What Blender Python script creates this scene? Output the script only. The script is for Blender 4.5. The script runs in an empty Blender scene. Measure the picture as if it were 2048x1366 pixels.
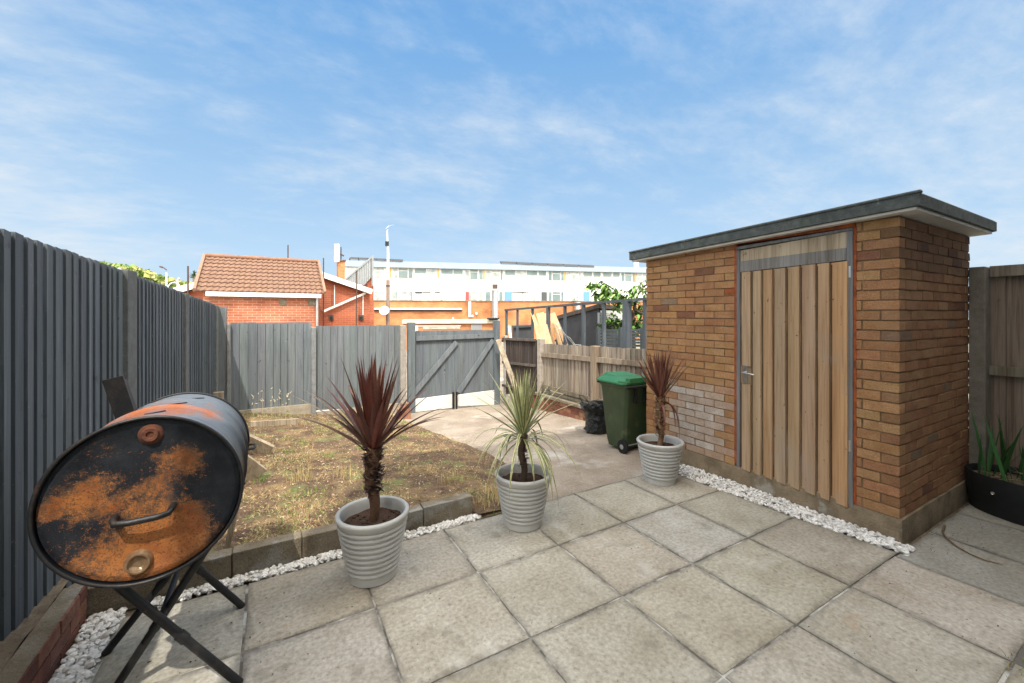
import bpy, math, random
from mathutils import Vector, noise as mnoise
random.seed(7)
C = bpy.context.scene
COL = C.collection
R = math.radians
# ---------------------------------------------------------------- camera
K, CX, CY, H = 837.0, 1024.0, 628.0, 1.65
cd = bpy.data.cameras.new('camera'); cam = bpy.data.objects.new('camera', cd); COL.objects.link(cam)
cam.location = (0, 0, H); cam.rotation_euler = (R(90), 0, R(-30))
cd.sensor_width = 36; cd.lens = 36*K/2048; cd.shift_y = (CY-683)/2048; cd.clip_start = .05; cd.clip_end = 2000
C.camera = cam
# ---------------------------------------------------------------- light, sky, exposure
SUN_DIR = Vector((.296, .63, -1)).normalized()
sd = bpy.data.lights.new('sun', 'SUN'); so = bpy.data.objects.new('sun', sd); COL.objects.link(so)
sd.energy = 2.7; sd.angle = R(.5); sd.color = (1, .93, .82)
so.rotation_euler = SUN_DIR.to_track_quat('-Z', 'Y').to_euler(); so.location = (-4, -8, 14)
C.view_settings.view_transform = 'Standard'; C.view_settings.look = 'None'; C.view_settings.gamma = 1
C.view_settings.exposure = 0.74
W = bpy.data.worlds.new('World'); C.world = W; W.use_nodes = True
nt = W.node_tree; N = nt.nodes; L = nt.links; N.clear()
def wn(t, **k):
    n = N.new(t)
    for a, b in k.items(): setattr(n, a, b)
    return n
def wmath(op, a, b=None, c=None, clamp=False):
    n = wn('ShaderNodeMath', operation=op, use_clamp=clamp)
    for i, s in enumerate((a, b, c)):
        if s is None: continue
        if isinstance(s, (int, float)): n.inputs[i].default_value = s
        else: L.new(s, n.inputs[i])
    return n.outputs[0]
sky = wn('ShaderNodeTexSky', sky_type='NISHITA', sun_disc=False)
sky.sun_elevation = math.asin(-SUN_DIR.z); sky.sun_rotation = math.atan2(-SUN_DIR.x, -SUN_DIR.y)
sky.air_density = 1.0; sky.dust_density = .6; sky.ozone_density = 2.0; sky.altitude = 50
tc = wn('ShaderNodeTexCoord'); sep = wn('ShaderNodeSeparateXYZ'); L.new(tc.outputs['Generated'], sep.inputs[0])
dx, dy, dz = sep.outputs
zc = wmath('ADD', wmath('MAXIMUM', dz, 0.0), .22)
cmb = wn('ShaderNodeCombineXYZ'); L.new(wmath('DIVIDE', dx, zc), cmb.inputs[0]); L.new(wmath('DIVIDE', dy, zc), cmb.inputs[1])
mp = wn('ShaderNodeMapping'); mp.inputs['Rotation'].default_value = (0, 0, R(35)); mp.inputs['Scale'].default_value = (1.0, 1.55, 1); mp.inputs['Location'].default_value = (3.1, 1.7, 0)
L.new(cmb.outputs[0], mp.inputs[0])
n1 = wn('ShaderNodeTexNoise'); n1.inputs['Scale'].default_value = 2.6; n1.inputs['Detail'].default_value = 12; n1.inputs['Roughness'].default_value = .6; n1.inputs['Distortion'].default_value = .25
n2 = wn('ShaderNodeTexNoise'); n2.inputs['Scale'].default_value = .75; n2.inputs['Detail'].default_value = 3
n3 = wn('ShaderNodeTexNoise'); n3.inputs['Scale'].default_value = 9; n3.inputs['Detail'].default_value = 8; n3.inputs['Roughness'].default_value = .65
for n in (n1, n2, n3): L.new(mp.outputs[0], n.inputs['Vector'])
side = wmath('ADD', wmath('MULTIPLY', dx, .866), wmath('MULTIPLY', dy, -.5))           # + to the right of the garden
sm = wmath('ADD', wmath('MULTIPLY', n1.outputs[0], .62), wmath('MULTIPLY', n2.outputs[0], .55))
sm = wmath('ADD', sm, wmath('MULTIPLY', n3.outputs[0], .26))
bias = wmath('ADD', wmath('MULTIPLY', side, .10), wmath('MULTIPLY', wmath('POWER', wmath('SUBTRACT', 1.0, wmath('MAXIMUM', dz, 0.0), clamp=True), 5), .05))
left = wmath('MULTIPLY', wmath('MAXIMUM', wmath('SUBTRACT', wmath('MULTIPLY', side, -1), .56), 0), 1.15)
bias = wmath('ADD', bias, left)
cl = wmath('MULTIPLY', wmath('SUBTRACT', wmath('ADD', sm, bias), .635), 3.0, clamp=True)
cl = wmath('POWER', cl, 1.5)
cl = wmath('MULTIPLY', cl, .86)
# bright sky added out of view, overhead and behind the house, lights the shade
back = wmath('ADD', wmath('MULTIPLY', dy, -.75), wmath('MULTIPLY', dz, .75))
fill_sky = wmath('MULTIPLY', wmath('SUBTRACT', back, .22), 2.6, clamp=True)
cover = wmath('MAXIMUM', cl, fill_sky)
tint = wn('ShaderNodeMix', data_type='RGBA', blend_type='MULTIPLY'); tint.inputs[0].default_value = 1
L.new(sky.outputs[0], tint.inputs[6]); tint.inputs[7].default_value = (.78, .97, 1.13, 1)
gr = wn('ShaderNodeValToRGB'); L.new(wmath('MAXIMUM', dz, 0.0), gr.inputs[0]); cr = gr.color_ramp; cr.elements[0].position = 0; cr.elements[0].color = (3.0, 3.75, 4.4, 1); cr.elements[1].position = 1; cr.elements[1].color = (.6, 1.6, 3.4, 1)
for po, co in ((.10, (2.5, 3.4, 4.3, 1)), (.28, (1.85, 2.95, 4.2, 1)), (.55, (1.0, 2.25, 4.05, 1))):
    e_ = cr.elements.new(po); e_.color = co
smx = wn('ShaderNodeMix', data_type='RGBA'); smx.inputs[0].default_value = .85; L.new(tint.outputs[2], smx.inputs[6]); L.new(gr.outputs[0], smx.inputs[7])
hz = wmath('POWER', wmath('SUBTRACT', 1.0, wmath('MAXIMUM', dz, 0.0), clamp=True), 5)
hm = wn('ShaderNodeMix', data_type='RGBA'); L.new(wmath('MULTIPLY', hz, .3), hm.inputs[0]); L.new(smx.outputs[2], hm.inputs[6]); hm.inputs[7].default_value = (3.0, 3.75, 4.4, 1)
cb = wn('ShaderNodeMix', data_type='RGBA'); L.new(fill_sky, cb.inputs[0]); cb.inputs[6].default_value = (3.7, 4.15, 4.6, 1); cb.inputs[7].default_value = (26, 24.8, 22.8, 1)
mx = wn('ShaderNodeMix', data_type='RGBA'); L.new(cover, mx.inputs[0]); L.new(hm.outputs[2], mx.inputs[6]); L.new(cb.outputs[2], mx.inputs[7])
bg = wn('ShaderNodeBackground'); bg.inputs[1].default_value = .122; L.new(mx.outputs[2], bg.inputs[0])
wo = wn('ShaderNodeOutputWorld'); L.new(bg.outputs[0], wo.inputs[0])

# ---------------------------------------------------------------- pixel rays of the survey photo -> garden coordinates
def ray(x, y):
    q = (x-CX)/K
    return (.8660254*q+.5, -.5*q+.8660254, -(y-CY)/K)
def P(x, y, z=0.0):
    r = ray(x, y); t = (z-H)/r[2]; return Vector((r[0]*t, r[1]*t, z))
def PV(x, y, v):
    r = ray(x, y); t = v/r[1]; return Vector((r[0]*t, v, H+r[2]*t))
def PT(x, y, t):
    r = ray(x, y); return Vector((r[0]*t, r[1]*t, H+r[2]*t))
def interp(x, pts):
    if x <= pts[0][0]: return pts[0][1]
    for (a, b), (c, d) in zip(pts, pts[1:]):
        if x <= c: return b+(d-b)*(x-a)/(c-a)
    return pts[-1][1]
def gz(u, v):
    s = max(0, min(1.15, (v-3.15)/4.85))
    return s*interp(u, [(-1, .04), (-.3, .02), (.65, -.12), (2.2, -.25), (4.2, -.29)])
# ---------------------------------------------------------------- mesh builder
def rnd(a, b): return random.uniform(a, b)
def vary(c, k=.12, h=.03):
    m = 1+rnd(-k, k); return tuple(max(0, x*m*(1+rnd(-h, h))) for x in c)
class MB:
    def __init__(s): s.v = []; s.f = []; s.c = []
    def add(s, vs, fs, col=(.5, .5, .5)):
        o = len(s.v); s.v += [tuple(p) for p in vs]
        for i, f in enumerate(fs):
            s.f.append(tuple(o+k for k in f)); s.c.append(col[i] if isinstance(col, list) else col)
        return s
    def hexa(s, b, t, col=(.5, .5, .5)):      # b, t : four bottom and four top points, same order
        return s.add(list(b)+list(t), [(3, 2, 1, 0), (4, 5, 6, 7), (0, 1, 5, 4), (1, 2, 6, 5), (2, 3, 7, 6), (3, 0, 4, 7)], col)
    def box(s, x0, x1, y0, y1, z0, z1, col=(.5, .5, .5), j=0):
        k = lambda a: a+(rnd(-j, j) if j else 0)
        return s.hexa([(k(x0), k(y0), k(z0)), (k(x1), k(y0), k(z0)), (k(x1), k(y1), k(z0)), (k(x0), k(y1), k(z0))],
                      [(k(x0), k(y0), k(z1)), (k(x1), k(y0), k(z1)), (k(x1), k(y1), k(z1)), (k(x0), k(y1), k(z1))], col)
    def beam(s, a, b, w, h, up=(0, 0, 1), col=(.5, .5, .5)):     # rectangular bar from a to b
        a = Vector(a); b = Vector(b); d = (b-a).normalized(); x = d.cross(Vector(up))
        if x.length < 1e-4: x = d.cross(Vector((1, 0, 0)))
        x.normalize(); y = x.cross(d).normalized()
        q = [(-w/2, -h/2), (w/2, -h/2), (w/2, h/2), (-w/2, h/2)]
        return s.hexa([a+x*i+y*k for i, k in q], [b+x*i+y*k for i, k in q], col)
    def tube(s, pts, r, n=10, col=(.5, .5, .5), caps=True, closed=False):
        pts = [Vector(p) for p in pts]; m = len(pts); rr = r if isinstance(r, (list, tuple)) else [r]*m
        vs = []; fs = []; prev = None
        for i, p in enumerate(pts):
            if closed: d = pts[(i+1) % m]-pts[i-1]
            else: d = pts[min(i+1, m-1)]-pts[max(i-1, 0)]
            d.normalize()
            if prev is None:
                x = d.cross(Vector((0, 0, 1)))
                if x.length < .1: x = d.cross(Vector((1, 0, 0)))
            else: x = prev-d*prev.dot(d)
            x.normalize(); prev = x; y = d.cross(x)
            vs += [p+(x*math.cos(2*math.pi*k/n)+y*math.sin(2*math.pi*k/n))*rr[i] for k in range(n)]
        for i in range(m if closed else m-1):
            j = (i+1) % m
            for k in range(n): fs.append((i*n+k, i*n+(k+1) % n, j*n+(k+1) % n, j*n+k))
        if caps and not closed: fs += [tuple(range(n-1, -1, -1)), tuple((m-1)*n+k for k in range(n))]
        return s.add(vs, fs, col)
    def lathe(s, prof, cen, n=40, col=(.5, .5, .5), e1=(1, 0, 0), e2=(0, 1, 0), ax=(0, 0, 1), closed=False, fn=None):
        e1 = Vector(e1); e2 = Vector(e2); ax = Vector(ax); cen = Vector(cen); vs = []; fs = []
        for i, (r, z) in enumerate(prof):
            for k in range(n):
                a = 2*math.pi*k/n; q = r*(fn(a, i) if fn else 1)
                vs.append(cen+(e1*math.cos(a)+e2*math.sin(a))*q+ax*z)
        m = len(prof)
        for i in range(m if closed else m-1):
            for k in range(n): fs.append((i*n+k, i*n+(k+1) % n, ((i+1) % m)*n+(k+1) % n, ((i+1) % m)*n+k))
        return s.add(vs, fs, col)
    def prism(s, poly, vec, col=(.5, .5, .5)):
        n = len(poly); v = Vector(vec); a = [Vector(p) for p in poly]
        return s.add(a+[p+v for p in a], [tuple(range(n-1, -1, -1)), tuple(range(n, 2*n))]+[(i, (i+1) % n, n+(i+1) % n, n+i) for i in range(n)], col)
    def build(s, name, mat, parent=None, smooth=None, bevel=0, origin=None):
        me = bpy.data.meshes.new(name)
        if parent is not None: o0 = WORLD[parent]
        elif origin is not None: o0 = Vector(origin)
        else:
            xs = [p[0] for p in s.v]; ys = [p[1] for p in s.v]; o0 = Vector(((min(xs)+max(xs))/2, (min(ys)+max(ys))/2, min(p[2] for p in s.v)))
        me.from_pydata([(p[0]-o0[0], p[1]-o0[1], p[2]-o0[2]) for p in s.v], [], s.f)
        at = me.color_attributes.new('Col', 'FLOAT_COLOR', 'CORNER'); buf = []
        for f, c in zip(s.f, s.c):
            if isinstance(c[0], tuple):
                for q in c: buf += [q[0], q[1], q[2], 1.0]
            else: buf += [c[0], c[1], c[2], 1.0]*len(f)
        at.data.foreach_set('color', buf)
        me.materials.append(mat); me.update()
        if smooth is not None:
            me.shade_smooth(); me.set_sharp_from_angle(angle=R(smooth))
        ob = bpy.data.objects.new(name, me); COL.objects.link(ob)
        if parent is not None: ob.parent = parent; WORLD[ob] = o0
        else: ob.location = o0; WORLD[ob] = o0
        if bevel:
            b = ob.modifiers.new('bevel', 'BEVEL'); b.width = bevel; b.segments = 2; b.limit_method = 'ANGLE'
        return ob
WORLD = {}
def thing(name, label, cat, loc, group=None):
    o = bpy.data.objects.new(name, None); COL.objects.link(o); o.location = loc; o.empty_display_size = .1
    WORLD[o] = Vector(loc); o['label'] = label; o['category'] = cat
    if group: o['group'] = group
    return o
def tag(o, label, cat, group=None):
    o['label'] = label; o['category'] = cat
    if group: o['group'] = group
    return o
def struct(o, kind='structure', label=None):
    o['kind'] = kind
    if label: o['label'] = label
    return o
# ---------------------------------------------------------------- materials
def mat(name, col=(.5, .5, .5), col2=None, scale=8, rough=.8, metal=0, attr=False, stretch=(1, 1, 1), detail=6, lo=.35, hi=.65,
        bump=0, bscale=None, spots=None, fine=0, spec=.5, trans=0, coat=0, grain=None):
    m = bpy.data.materials.new(name); m.use_nodes = True; t = m.node_tree; n = t.nodes; l = t.links
    b = n['Principled BSDF']; b.inputs['Roughness'].default_value = rough; b.inputs['Metallic'].default_value = metal
    b.inputs['Specular IOR Level'].default_value = spec
    if trans: b.inputs['Transmission Weight'].default_value = trans
    if coat: b.inputs['Coat Weight'].default_value = coat
    tcn = n.new('ShaderNodeTexCoord'); geo = n.new('ShaderNodeNewGeometry')
    mpn = n.new('ShaderNodeMapping'); mpn.inputs['Scale'].default_value = stretch; l.new(geo.outputs['Position'], mpn.inputs[0])
    def nz(sc, det=detail, vec=None, ro=.6):
        x = n.new('ShaderNodeTexNoise'); x.inputs['Scale'].default_value = sc; x.inputs['Detail'].default_value = det; x.inputs['Roughness'].default_value = ro
        l.new(vec or mpn.outputs[0], x.inputs['Vector']); return x.outputs[0]
    def ramp(src, a, bb):
        x = n.new('ShaderNodeMapRange'); x.inputs[1].default_value = a; x.inputs[2].default_value = bb; l.new(src, x.inputs[0]); return x.outputs[0]
    def mix(f, a, bb, mode='MIX'):
        x = n.new('ShaderNodeMix'); x.data_type = 'RGBA'; x.blend_type = mode
        for i, s in ((0, f), (6, a), (7, bb)):
            if isinstance(s, (int, float)): x.inputs[i].default_value = s
            elif isinstance(s, tuple): x.inputs[i].default_value = (*s, 1)
            else: l.new(s, x.inputs[i])
        return x.outputs[2]
    if attr:
        a = n.new('ShaderNodeAttribute'); a.attribute_name = 'Col'; base = a.outputs[0]
        if col2: base = mix(ramp(nz(scale), lo, hi), base, mix(1.0, base, col2, 'MULTIPLY'))
    else:
        base = col
        if col2: base = mix(ramp(nz(scale), lo, hi), col, col2)
    if fine: base = mix(ramp(nz(fine, 3), .3, .7), base, mix(1.0, base, (.62, .6, .58), 'MULTIPLY'))
    if grain:        # (across, along, strength, colour): wood grain running up the boards
        mg = n.new('ShaderNodeMapping'); mg.inputs['Scale'].default_value = (grain[0], grain[0], grain[1]); l.new(geo.outputs['Position'], mg.inputs[0])
        xg = n.new('ShaderNodeTexNoise'); xg.inputs['Scale'].default_value = 1; xg.inputs['Detail'].default_value = 5; xg.inputs['Distortion'].default_value = .6; l.new(mg.outputs[0], xg.inputs['Vector'])
        xm = n.new('ShaderNodeMath'); xm.operation = 'MULTIPLY'; l.new(ramp(xg.outputs[0], .47, .66), xm.inputs[0]); xm.inputs[1].default_value = grain[2]; base = mix(xm.outputs[0], base, mix(1.0, base, grain[3], 'MULTIPLY'))
    for sp in (spots or []):       # (scale, threshold, softness, colour, strength[, stretched])
        f = ramp(nz(sp[0], 5, geo.outputs['Position'] if len(sp) < 6 else None), sp[1], sp[1]+sp[2])
        x = n.new('ShaderNodeMath'); x.operation = 'MULTIPLY'; x.use_clamp = True; l.new(f, x.inputs[0]); x.inputs[1].default_value = sp[4]
        base = mix(x.outputs[0], base, sp[3])
    if isinstance(base, tuple): b.inputs['Base Color'].default_value = (*base, 1)
    else: l.new(base, b.inputs['Base Color'])
    if bump:
        bp = n.new('ShaderNodeBump'); bp.inputs['Strength'].default_value = 1; bp.inputs['Distance'].default_value = bump
        l.new(nz(bscale or scale*4, 8), bp.inputs['Height']); l.new(bp.outputs[0], b.inputs['Normal'])
    m['h'] = 1
    return m
def brickmat(name, c1, c2, mortar, axis, scale=1.0, dirt=(.6, .55, .5)):
    m = bpy.data.materials.new(name); m.use_nodes = True; t = m.node_tree; n = t.nodes; l = t.links; b = n['Principled BSDF']; b.inputs['Roughness'].default_value = .9
    g = n.new('ShaderNodeNewGeometry'); s = n.new('ShaderNodeSeparateXYZ'); c = n.new('ShaderNodeCombineXYZ'); l.new(g.outputs['Position'], s.inputs[0])
    l.new(s.outputs[axis], c.inputs[0]); l.new(s.outputs[2], c.inputs[1])
    k = n.new('ShaderNodeTexBrick'); l.new(c.outputs[0], k.inputs['Vector'])
    k.inputs['Color1'].default_value = (*c1, 1); k.inputs['Color2'].default_value = (*c2, 1); k.inputs['Mortar'].default_value = (*mortar, 1)
    k.inputs['Scale'].default_value = 1; k.inputs['Brick Width'].default_value = .225*scale; k.inputs['Row Height'].default_value = .075*scale; k.inputs['Mortar Size'].default_value = .0055*scale; k.inputs['Mortar Smooth'].default_value = .15
    z = n.new('ShaderNodeTexNoise'); z.inputs['Scale'].default_value = 1.1; z.inputs['Detail'].default_value = 8; l.new(g.outputs['Position'], z.inputs['Vector'])
    r = n.new('ShaderNodeMapRange'); r.inputs[1].default_value = .4; r.inputs[2].default_value = .7; l.new(z.outputs[0], r.inputs[0])
    x = n.new('ShaderNodeMix'); x.data_type = 'RGBA'; x.blend_type = 'MULTIPLY'; l.new(r.outputs[0], x.inputs[0]); l.new(k.outputs[0], x.inputs[6]); x.inputs[7].default_value = (*dirt, 1)
    l.new(x.outputs[2], b.inputs['Base Color'])
    bp = n.new('ShaderNodeBump'); bp.inputs['Distance'].default_value = .004; bp.invert = True; l.new(k.outputs['Fac'], bp.inputs['Height']); l.new(bp.outputs[0], b.inputs['Normal'])
    return m
GR = (1, 1, .06)
M = dict(
 slab=mat('paving slab', attr=True, col2=(.74, .71, .66), scale=2.2, rough=.88, bump=.0025, bscale=60, fine=45,
          spots=[(7, .57, .12, (.17, .155, .125), .6), (18, .62, .08, (.16, .14, .115), .5), (45, .63, .08, (.13, .115, .09), .5), (120, .64, .05, (.12, .10, .08), .5), (1.7, .60, .14, (.62, .62, .58), .45), (3.1, .66, .06, (.35, .22, .12), .35), (30, .69, .05, (.7, .7, .68), .5)]),
 joint=mat('mortar joint', (.10, .09, .08), (.42, .41, .38), scale=5, rough=.95, lo=.46, hi=.60, bump=.006, bscale=60),
 path=mat('old concrete', (.38, .325, .265), (.25, .205, .16), scale=1.9, rough=.92, bump=.006, bscale=45, fine=70, spots=[(3.5, .56, .1, (.20, .16, .115), .65), (12, .60, .08, (.19, .15, .11), .5), (1.1, .58, .1, (.5, .49, .46), .6), (60, .68, .05, (.12, .09, .06), .7)]),
 soil=mat('dry soil', (.085, .052, .033), (.20, .125, .07), scale=5, rough=1, bump=.04, bscale=30, fine=60, spots=[(2.1, .51, .12, (.31, .205, .10), .7), (70, .60, .06, (.40, .33, .23), .8), (3.2, .56, .08, (.15, .19, .06), .7), (38, .60, .06, (.05, .03, .02), .8)]),
 potsoil=mat('potting soil', (.045, .022, .014), (.075, .04, .022), scale=40, rough=1, bump=.02, bscale=70, spots=[(180, .68, .04, (.3, .2, .12), .7)]),
 bed=mat('bed soil', (.12, .09, .06), (.20, .16, .11), scale=9, rough=1, bump=.03, bscale=30, spots=[(50, .62, .06, (.3, .25, .18), .6), (30, .64, .06, (.03, .025, .02), .7)]),
 kerb=mat('kerb concrete', (.27, .235, .175), (.17, .135, .09), scale=6, rough=.95, bump=.01, bscale=70, fine=110, spots=[(5, .57, .08, (.34, .36, .36), .4), (55, .66, .05, (.05, .04, .03), .8)]),
 pebble=mat('white pebble', attr=True, rough=.5, fine=30),
 brick=mat('shed brick', attr=True, col2=(.80, .74, .68), scale=9, rough=.92, bump=.008, bscale=120, fine=120, spots=[(48, .63, .06, (.20, .11, .055), .6), (2.0, .56, .16, (.30, .17, .09), .5), (90, .66, .05, (.60, .42, .24), .5)]),
 mortar=mat('shed mortar', (.25, .15, .08), (.13, .08, .045), scale=8, rough=1, bump=.004, bscale=90),
 plinth=mat('plinth concrete', (.26, .20, .13), (.14, .105, .065), scale=6, rough=.95, bump=.01, bscale=60, spots=[(3, .62, .08, (.35, .33, .28), .7), (4, .60, .1, (.09, .09, .04), .5)]),
 redbrick=mat('red wall brick', attr=True, col2=(.6, .55, .5), scale=12, rough=.9, bump=.006, bscale=80, fine=80),
 felt=mat('roofing felt', (.05, .06, .06), (.095, .11, .105), scale=18, rough=.9, bump=.006, bscale=90, spots=[(12, .64, .05, (.3, .3, .28), .5), (6, .62, .08, (.05, .08, .03), .6)]),
 soffit=mat('painted soffit', (.62, .60, .55), (.4, .37, .32), scale=6, rough=.7, lo=.5, hi=.8),
 door=mat('weathered door board', attr=True, col2=(.72, .66, .6), scale=10, stretch=(1, 1, .05), rough=.8, fine=0, bump=.003, bscale=60, grain=(55, 2.2, .55, (.62, .50, .40)), spots=[(18, .67, .03, (.12, .06, .03), .9), (1.6, .56, .14, (.33, .27, .21), .5), (60, .56, .12, (.30, .19, .095), .6, 1)]),
 greywood=mat('grey door frame', grain=(50, 2, .6, (.5, .5, .5)), attr=True, col2=(.65, .65, .66), scale=14, stretch=(1, 1, .06), rough=.85, bump=.002, bscale=80),
 rust=mat('rusted steel', (.13, .042, .02), (.055, .02, .013), scale=22, rough=.9, bump=.006, bscale=80),
 surround=mat('orange rusted steel', (.36, .085, .018), (.16, .04, .014), scale=16, rough=.9, bump=.006, bscale=70),
 steel=mat('worn chrome', (.62, .62, .60), rough=.28, metal=1),
 paint=mat('grey fence paint', grain=(50, 2.5, .6, (.62, .66, .70)), attr=True, col2=(.70, .72, .74), scale=9, stretch=(1, 1, .07), rough=.72, bump=.004, bscale=45, spots=[(16, .56, .14, (.19, .225, .25), .5, 1), (11, .645, .05, (.045, .052, .06), .8), (34, .67, .05, (.26, .29, .30), .55)]),
 weather=mat('weathered fence board', grain=(60, 2, .75, (.5, .46, .42)), attr=True, col2=(.60, .56, .52), scale=12, stretch=(1, 1, .06), rough=.88, bump=.004, bscale=50, spots=[(10, .68, .05, (.07, .05, .04), .7)]),
 post=mat('concrete post', attr=True, col2=(.75, .72, .68), scale=12, rough=.92, bump=.005, bscale=140, fine=150),
 white=mat('white paint', (.66, .65, .62), (.5, .48, .44), scale=3, rough=.6, lo=.55, hi=.85),
 pot=mat('grey pot plastic', (.42, .42, .405), (.37, .37, .355), scale=4, rough=.42, fine=0, bump=.0006, bscale=220, spots=[(60, .66, .05, (.30, .27, .23), .5), (6, .60, .12, (.34, .325, .30), .6), (14, .68, .05, (.5, .5, .48), .5)]),
 leaf=mat('strap leaf', attr=True, rough=.42, fine=60, spec=.45),
 leafmatte=mat('foliage', attr=True, rough=.6, spec=.3),
 trunk=mat('plant stem', attr=True, rough=.85, fine=60, bump=.006, bscale=80),
 binb=mat('bin body plastic', (.036, .060, .026), (.025, .044, .019), scale=5, rough=.45, spots=[(6, .60, .12, (.10, .12, .06), .6), (40, .68, .05, (.16, .16, .11), .5)]),
 binl=mat('bin lid plastic', (.035, .175, .068), (.028, .14, .055), scale=6, rough=.42),
 black=mat('black plastic', (.008, .009, .010), (.013, .014, .015), scale=20, rough=.55, spec=.3),
 bag=mat('bag plastic', (.008, .011, .012), (.016, .022, .024), scale=6, rough=.35, bump=.05, bscale=16, spec=.45),
 pipe=mat('blackened pipe', (.016, .017, .019), (.05, .04, .035), scale=14, rough=.45, metal=.35, bump=.0015, bscale=90, lo=.5, hi=.8, spots=[(20, .66, .05, (.12, .05, .03), .6)]),
 tile=mat('roof tile', attr=True, col2=(.8, .76, .72), scale=6, rough=.85, fine=40),
 render_=mat('white render', (.66, .66, .65), (.58, .58, .57), scale=.4, rough=.8),
 glass=mat('window glass', (.09, .125, .13), (.16, .21, .21), scale=.5, rough=.25, spec=.3),
 glassd=mat('curtained glass', (.36, .37, .36), (.18, .21, .21), scale=1.5, rough=.25, spec=.3),
 fascia=mat('blue grey fascia', (.235, .29, .345), (.21, .26, .31), scale=.6, rough=.5),
 solar=mat('solar panel', (.012, .014, .02), rough=.2, spec=.8),
 galv=mat('galvanised steel', (.50, .52, .53), (.40, .42, .44), scale=3, rough=.38, metal=.75),
 alum=mat('lamp column paint', (.55, .57, .6), (.45, .47, .5), scale=4, rough=.5),
 timber=mat('fresh timber', grain=(60, 3, .5, (.7, .6, .5)), attr=True, col2=(.8, .72, .62), scale=8, stretch=(1, 1, .08), rough=.75, bump=.001, bscale=40),
 dark=mat('dark cladding', (.042, .047, .053), (.06, .065, .07), scale=5, rough=.7, bump=.002, bscale=30),
 brass=mat('rusty pole', (.09, .05, .04), (.05, .035, .03), scale=20, rough=.8),
 grass=mat('grass blade', attr=True, rough=.8, spec=.2),
 doorred=mat('red door paint', (.50, .05, .045), rough=.4), doorblue=mat('blue door paint', (.09, .22, .55), rough=.4),
 cane=mat('dry cane', (.16, .10, .05), (.1, .06, .03), scale=30, rough=.8),
 inside=mat('dark inside', (.02, .02, .02), rough=1),
)
# ================================================================ THE GROUND
b = MB(); b.add([(-400, -400, -.5), (400, -400, -.5), (400, 400, -.5), (-400, 400, -.5)], [(0, 1, 2, 3)])
struct(b.build('ground', mat('far ground', (.16, .15, .12), (.2, .2, .13), scale=.2, rough=1)))
b = MB(); b.add([(-1.3, -1.2, -.035), (7, -1.2, -.035), (7, 3.16, -.035), (-1.3, 3.16, -.035)], [(0, 1, 2, 3)])
struct(b.build('subsoil', M['bed']))
# paving: columns and rows of slabs, 0.63 m apart
us = [-.735, -.12, .515, 1.15, 1.787, 2.42, 3.05, 3.69, 4.32, 4.95, 5.58]; vs = [.53, 1.17, 1.80, 2.425, 3.035]
b = MB(); j = MB()
fa = lambda v: interp(v, [(1.17, 3.755), (1.7, 3.69), (2.87, 3.625), (3.05, 3.61)])
rows = [(-.74, -.12), (-.12, .53)]
for k in range(len(vs)-1): rows.append((vs[k], vs[k+1]))
for (v0, v1) in rows:
    for i in range(len(us)-1):
        u0, u1 = us[i], us[i+1]
        if v0 < .5 and u0 > 2.9: continue
        if v1 > 1.2 and u0 > 3.6: continue
        last = v1 > 1.2 and u1 > 3.6
        if last: u1 = 3.64
        if i == 0: u0 = -.70-.03*(3.0-v1)
        if v1 > 3.0 and 0 <= u0: v1b = 3.05
        else: v1b = v1
        dz = rnd(-.002, .002); g = .006+rnd(-.0015, .002)
        c = vary(random.choice([(.435, .415, .36), (.42, .39, .33), (.45, .435, .39), (.395, .37, .315)]), .05, .02)
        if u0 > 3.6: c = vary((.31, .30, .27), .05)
        e = .004
        a0, a1, c0, c1 = u0+g, u1-g, v0+g, v1b-g
        j4 = [rnd(-.004, .004) for _ in range(8)]
        n = 6
        # each slab: slightly uneven edges and a worn bevelled arris
        ring = []
        for q in range(n): ring.append((a0+(a1-a0)*q/n, c0+rnd(-.0025, .0025)))
        for q in range(n): ring.append((a1+rnd(-.0025, .0025), c0+(c1-c0)*q/n))
        for q in range(n): ring.append((a1-(a1-a0)*q/n, c1+rnd(-.0025, .0025)))
        for q in range(n): ring.append((a0+rnd(-.0025, .0025), c1-(c1-c0)*q/n))
        m_ = len(ring); cu, cv = (a0+a1)/2, (c0+c1)/2
        top = [(x+(e if x < cu else -e), y+(e if y < cv else -e), dz) for x, y in ring]
        if last: ring = [((fa(y) if x > cu else x), y) for x, y in ring]; top = [((fa(y)-.004 if x > cu else x), y, z) for x, y, z in top]
        V = [(x, y, -.03) for x, y in ring]+[(x, y, dz-.003) for x, y in ring]+top
        inn = []
        for x, y, z in top:
            ins = rnd(.012, .05); inn.append((cu+(x-cu)*(1-ins/max(.05, abs(a1-a0)/2)), cv+(y-cv)*(1-ins/max(.05, abs(c1-c0)/2)), z))
        V += inn; F = [tuple(3*m_+q for q in range(m_))]; CC = [c]; dk = [tuple(x*k_ for x in c) for k_ in [rnd(.55, .88) for _ in range(m_)]]
        for q in range(m_):
            w = (q+1) % m_; F += [(q, w, m_+w, m_+q), (m_+q, m_+w, 2*m_+w, 2*m_+q), (2*m_+q, 2*m_+w, 3*m_+w, 3*m_+q)]; CC += [dk[q], dk[q], (dk[q], dk[w], c, c)]
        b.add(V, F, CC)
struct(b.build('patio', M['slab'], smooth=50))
j.box(-.72, 3.62, -.73, 3.02, -.03, -.0065); j.box(3.62, 5.57, .54, 1.165, -.03, -.0065)
struct(j.build('patio_joints', M['joint']))
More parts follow.
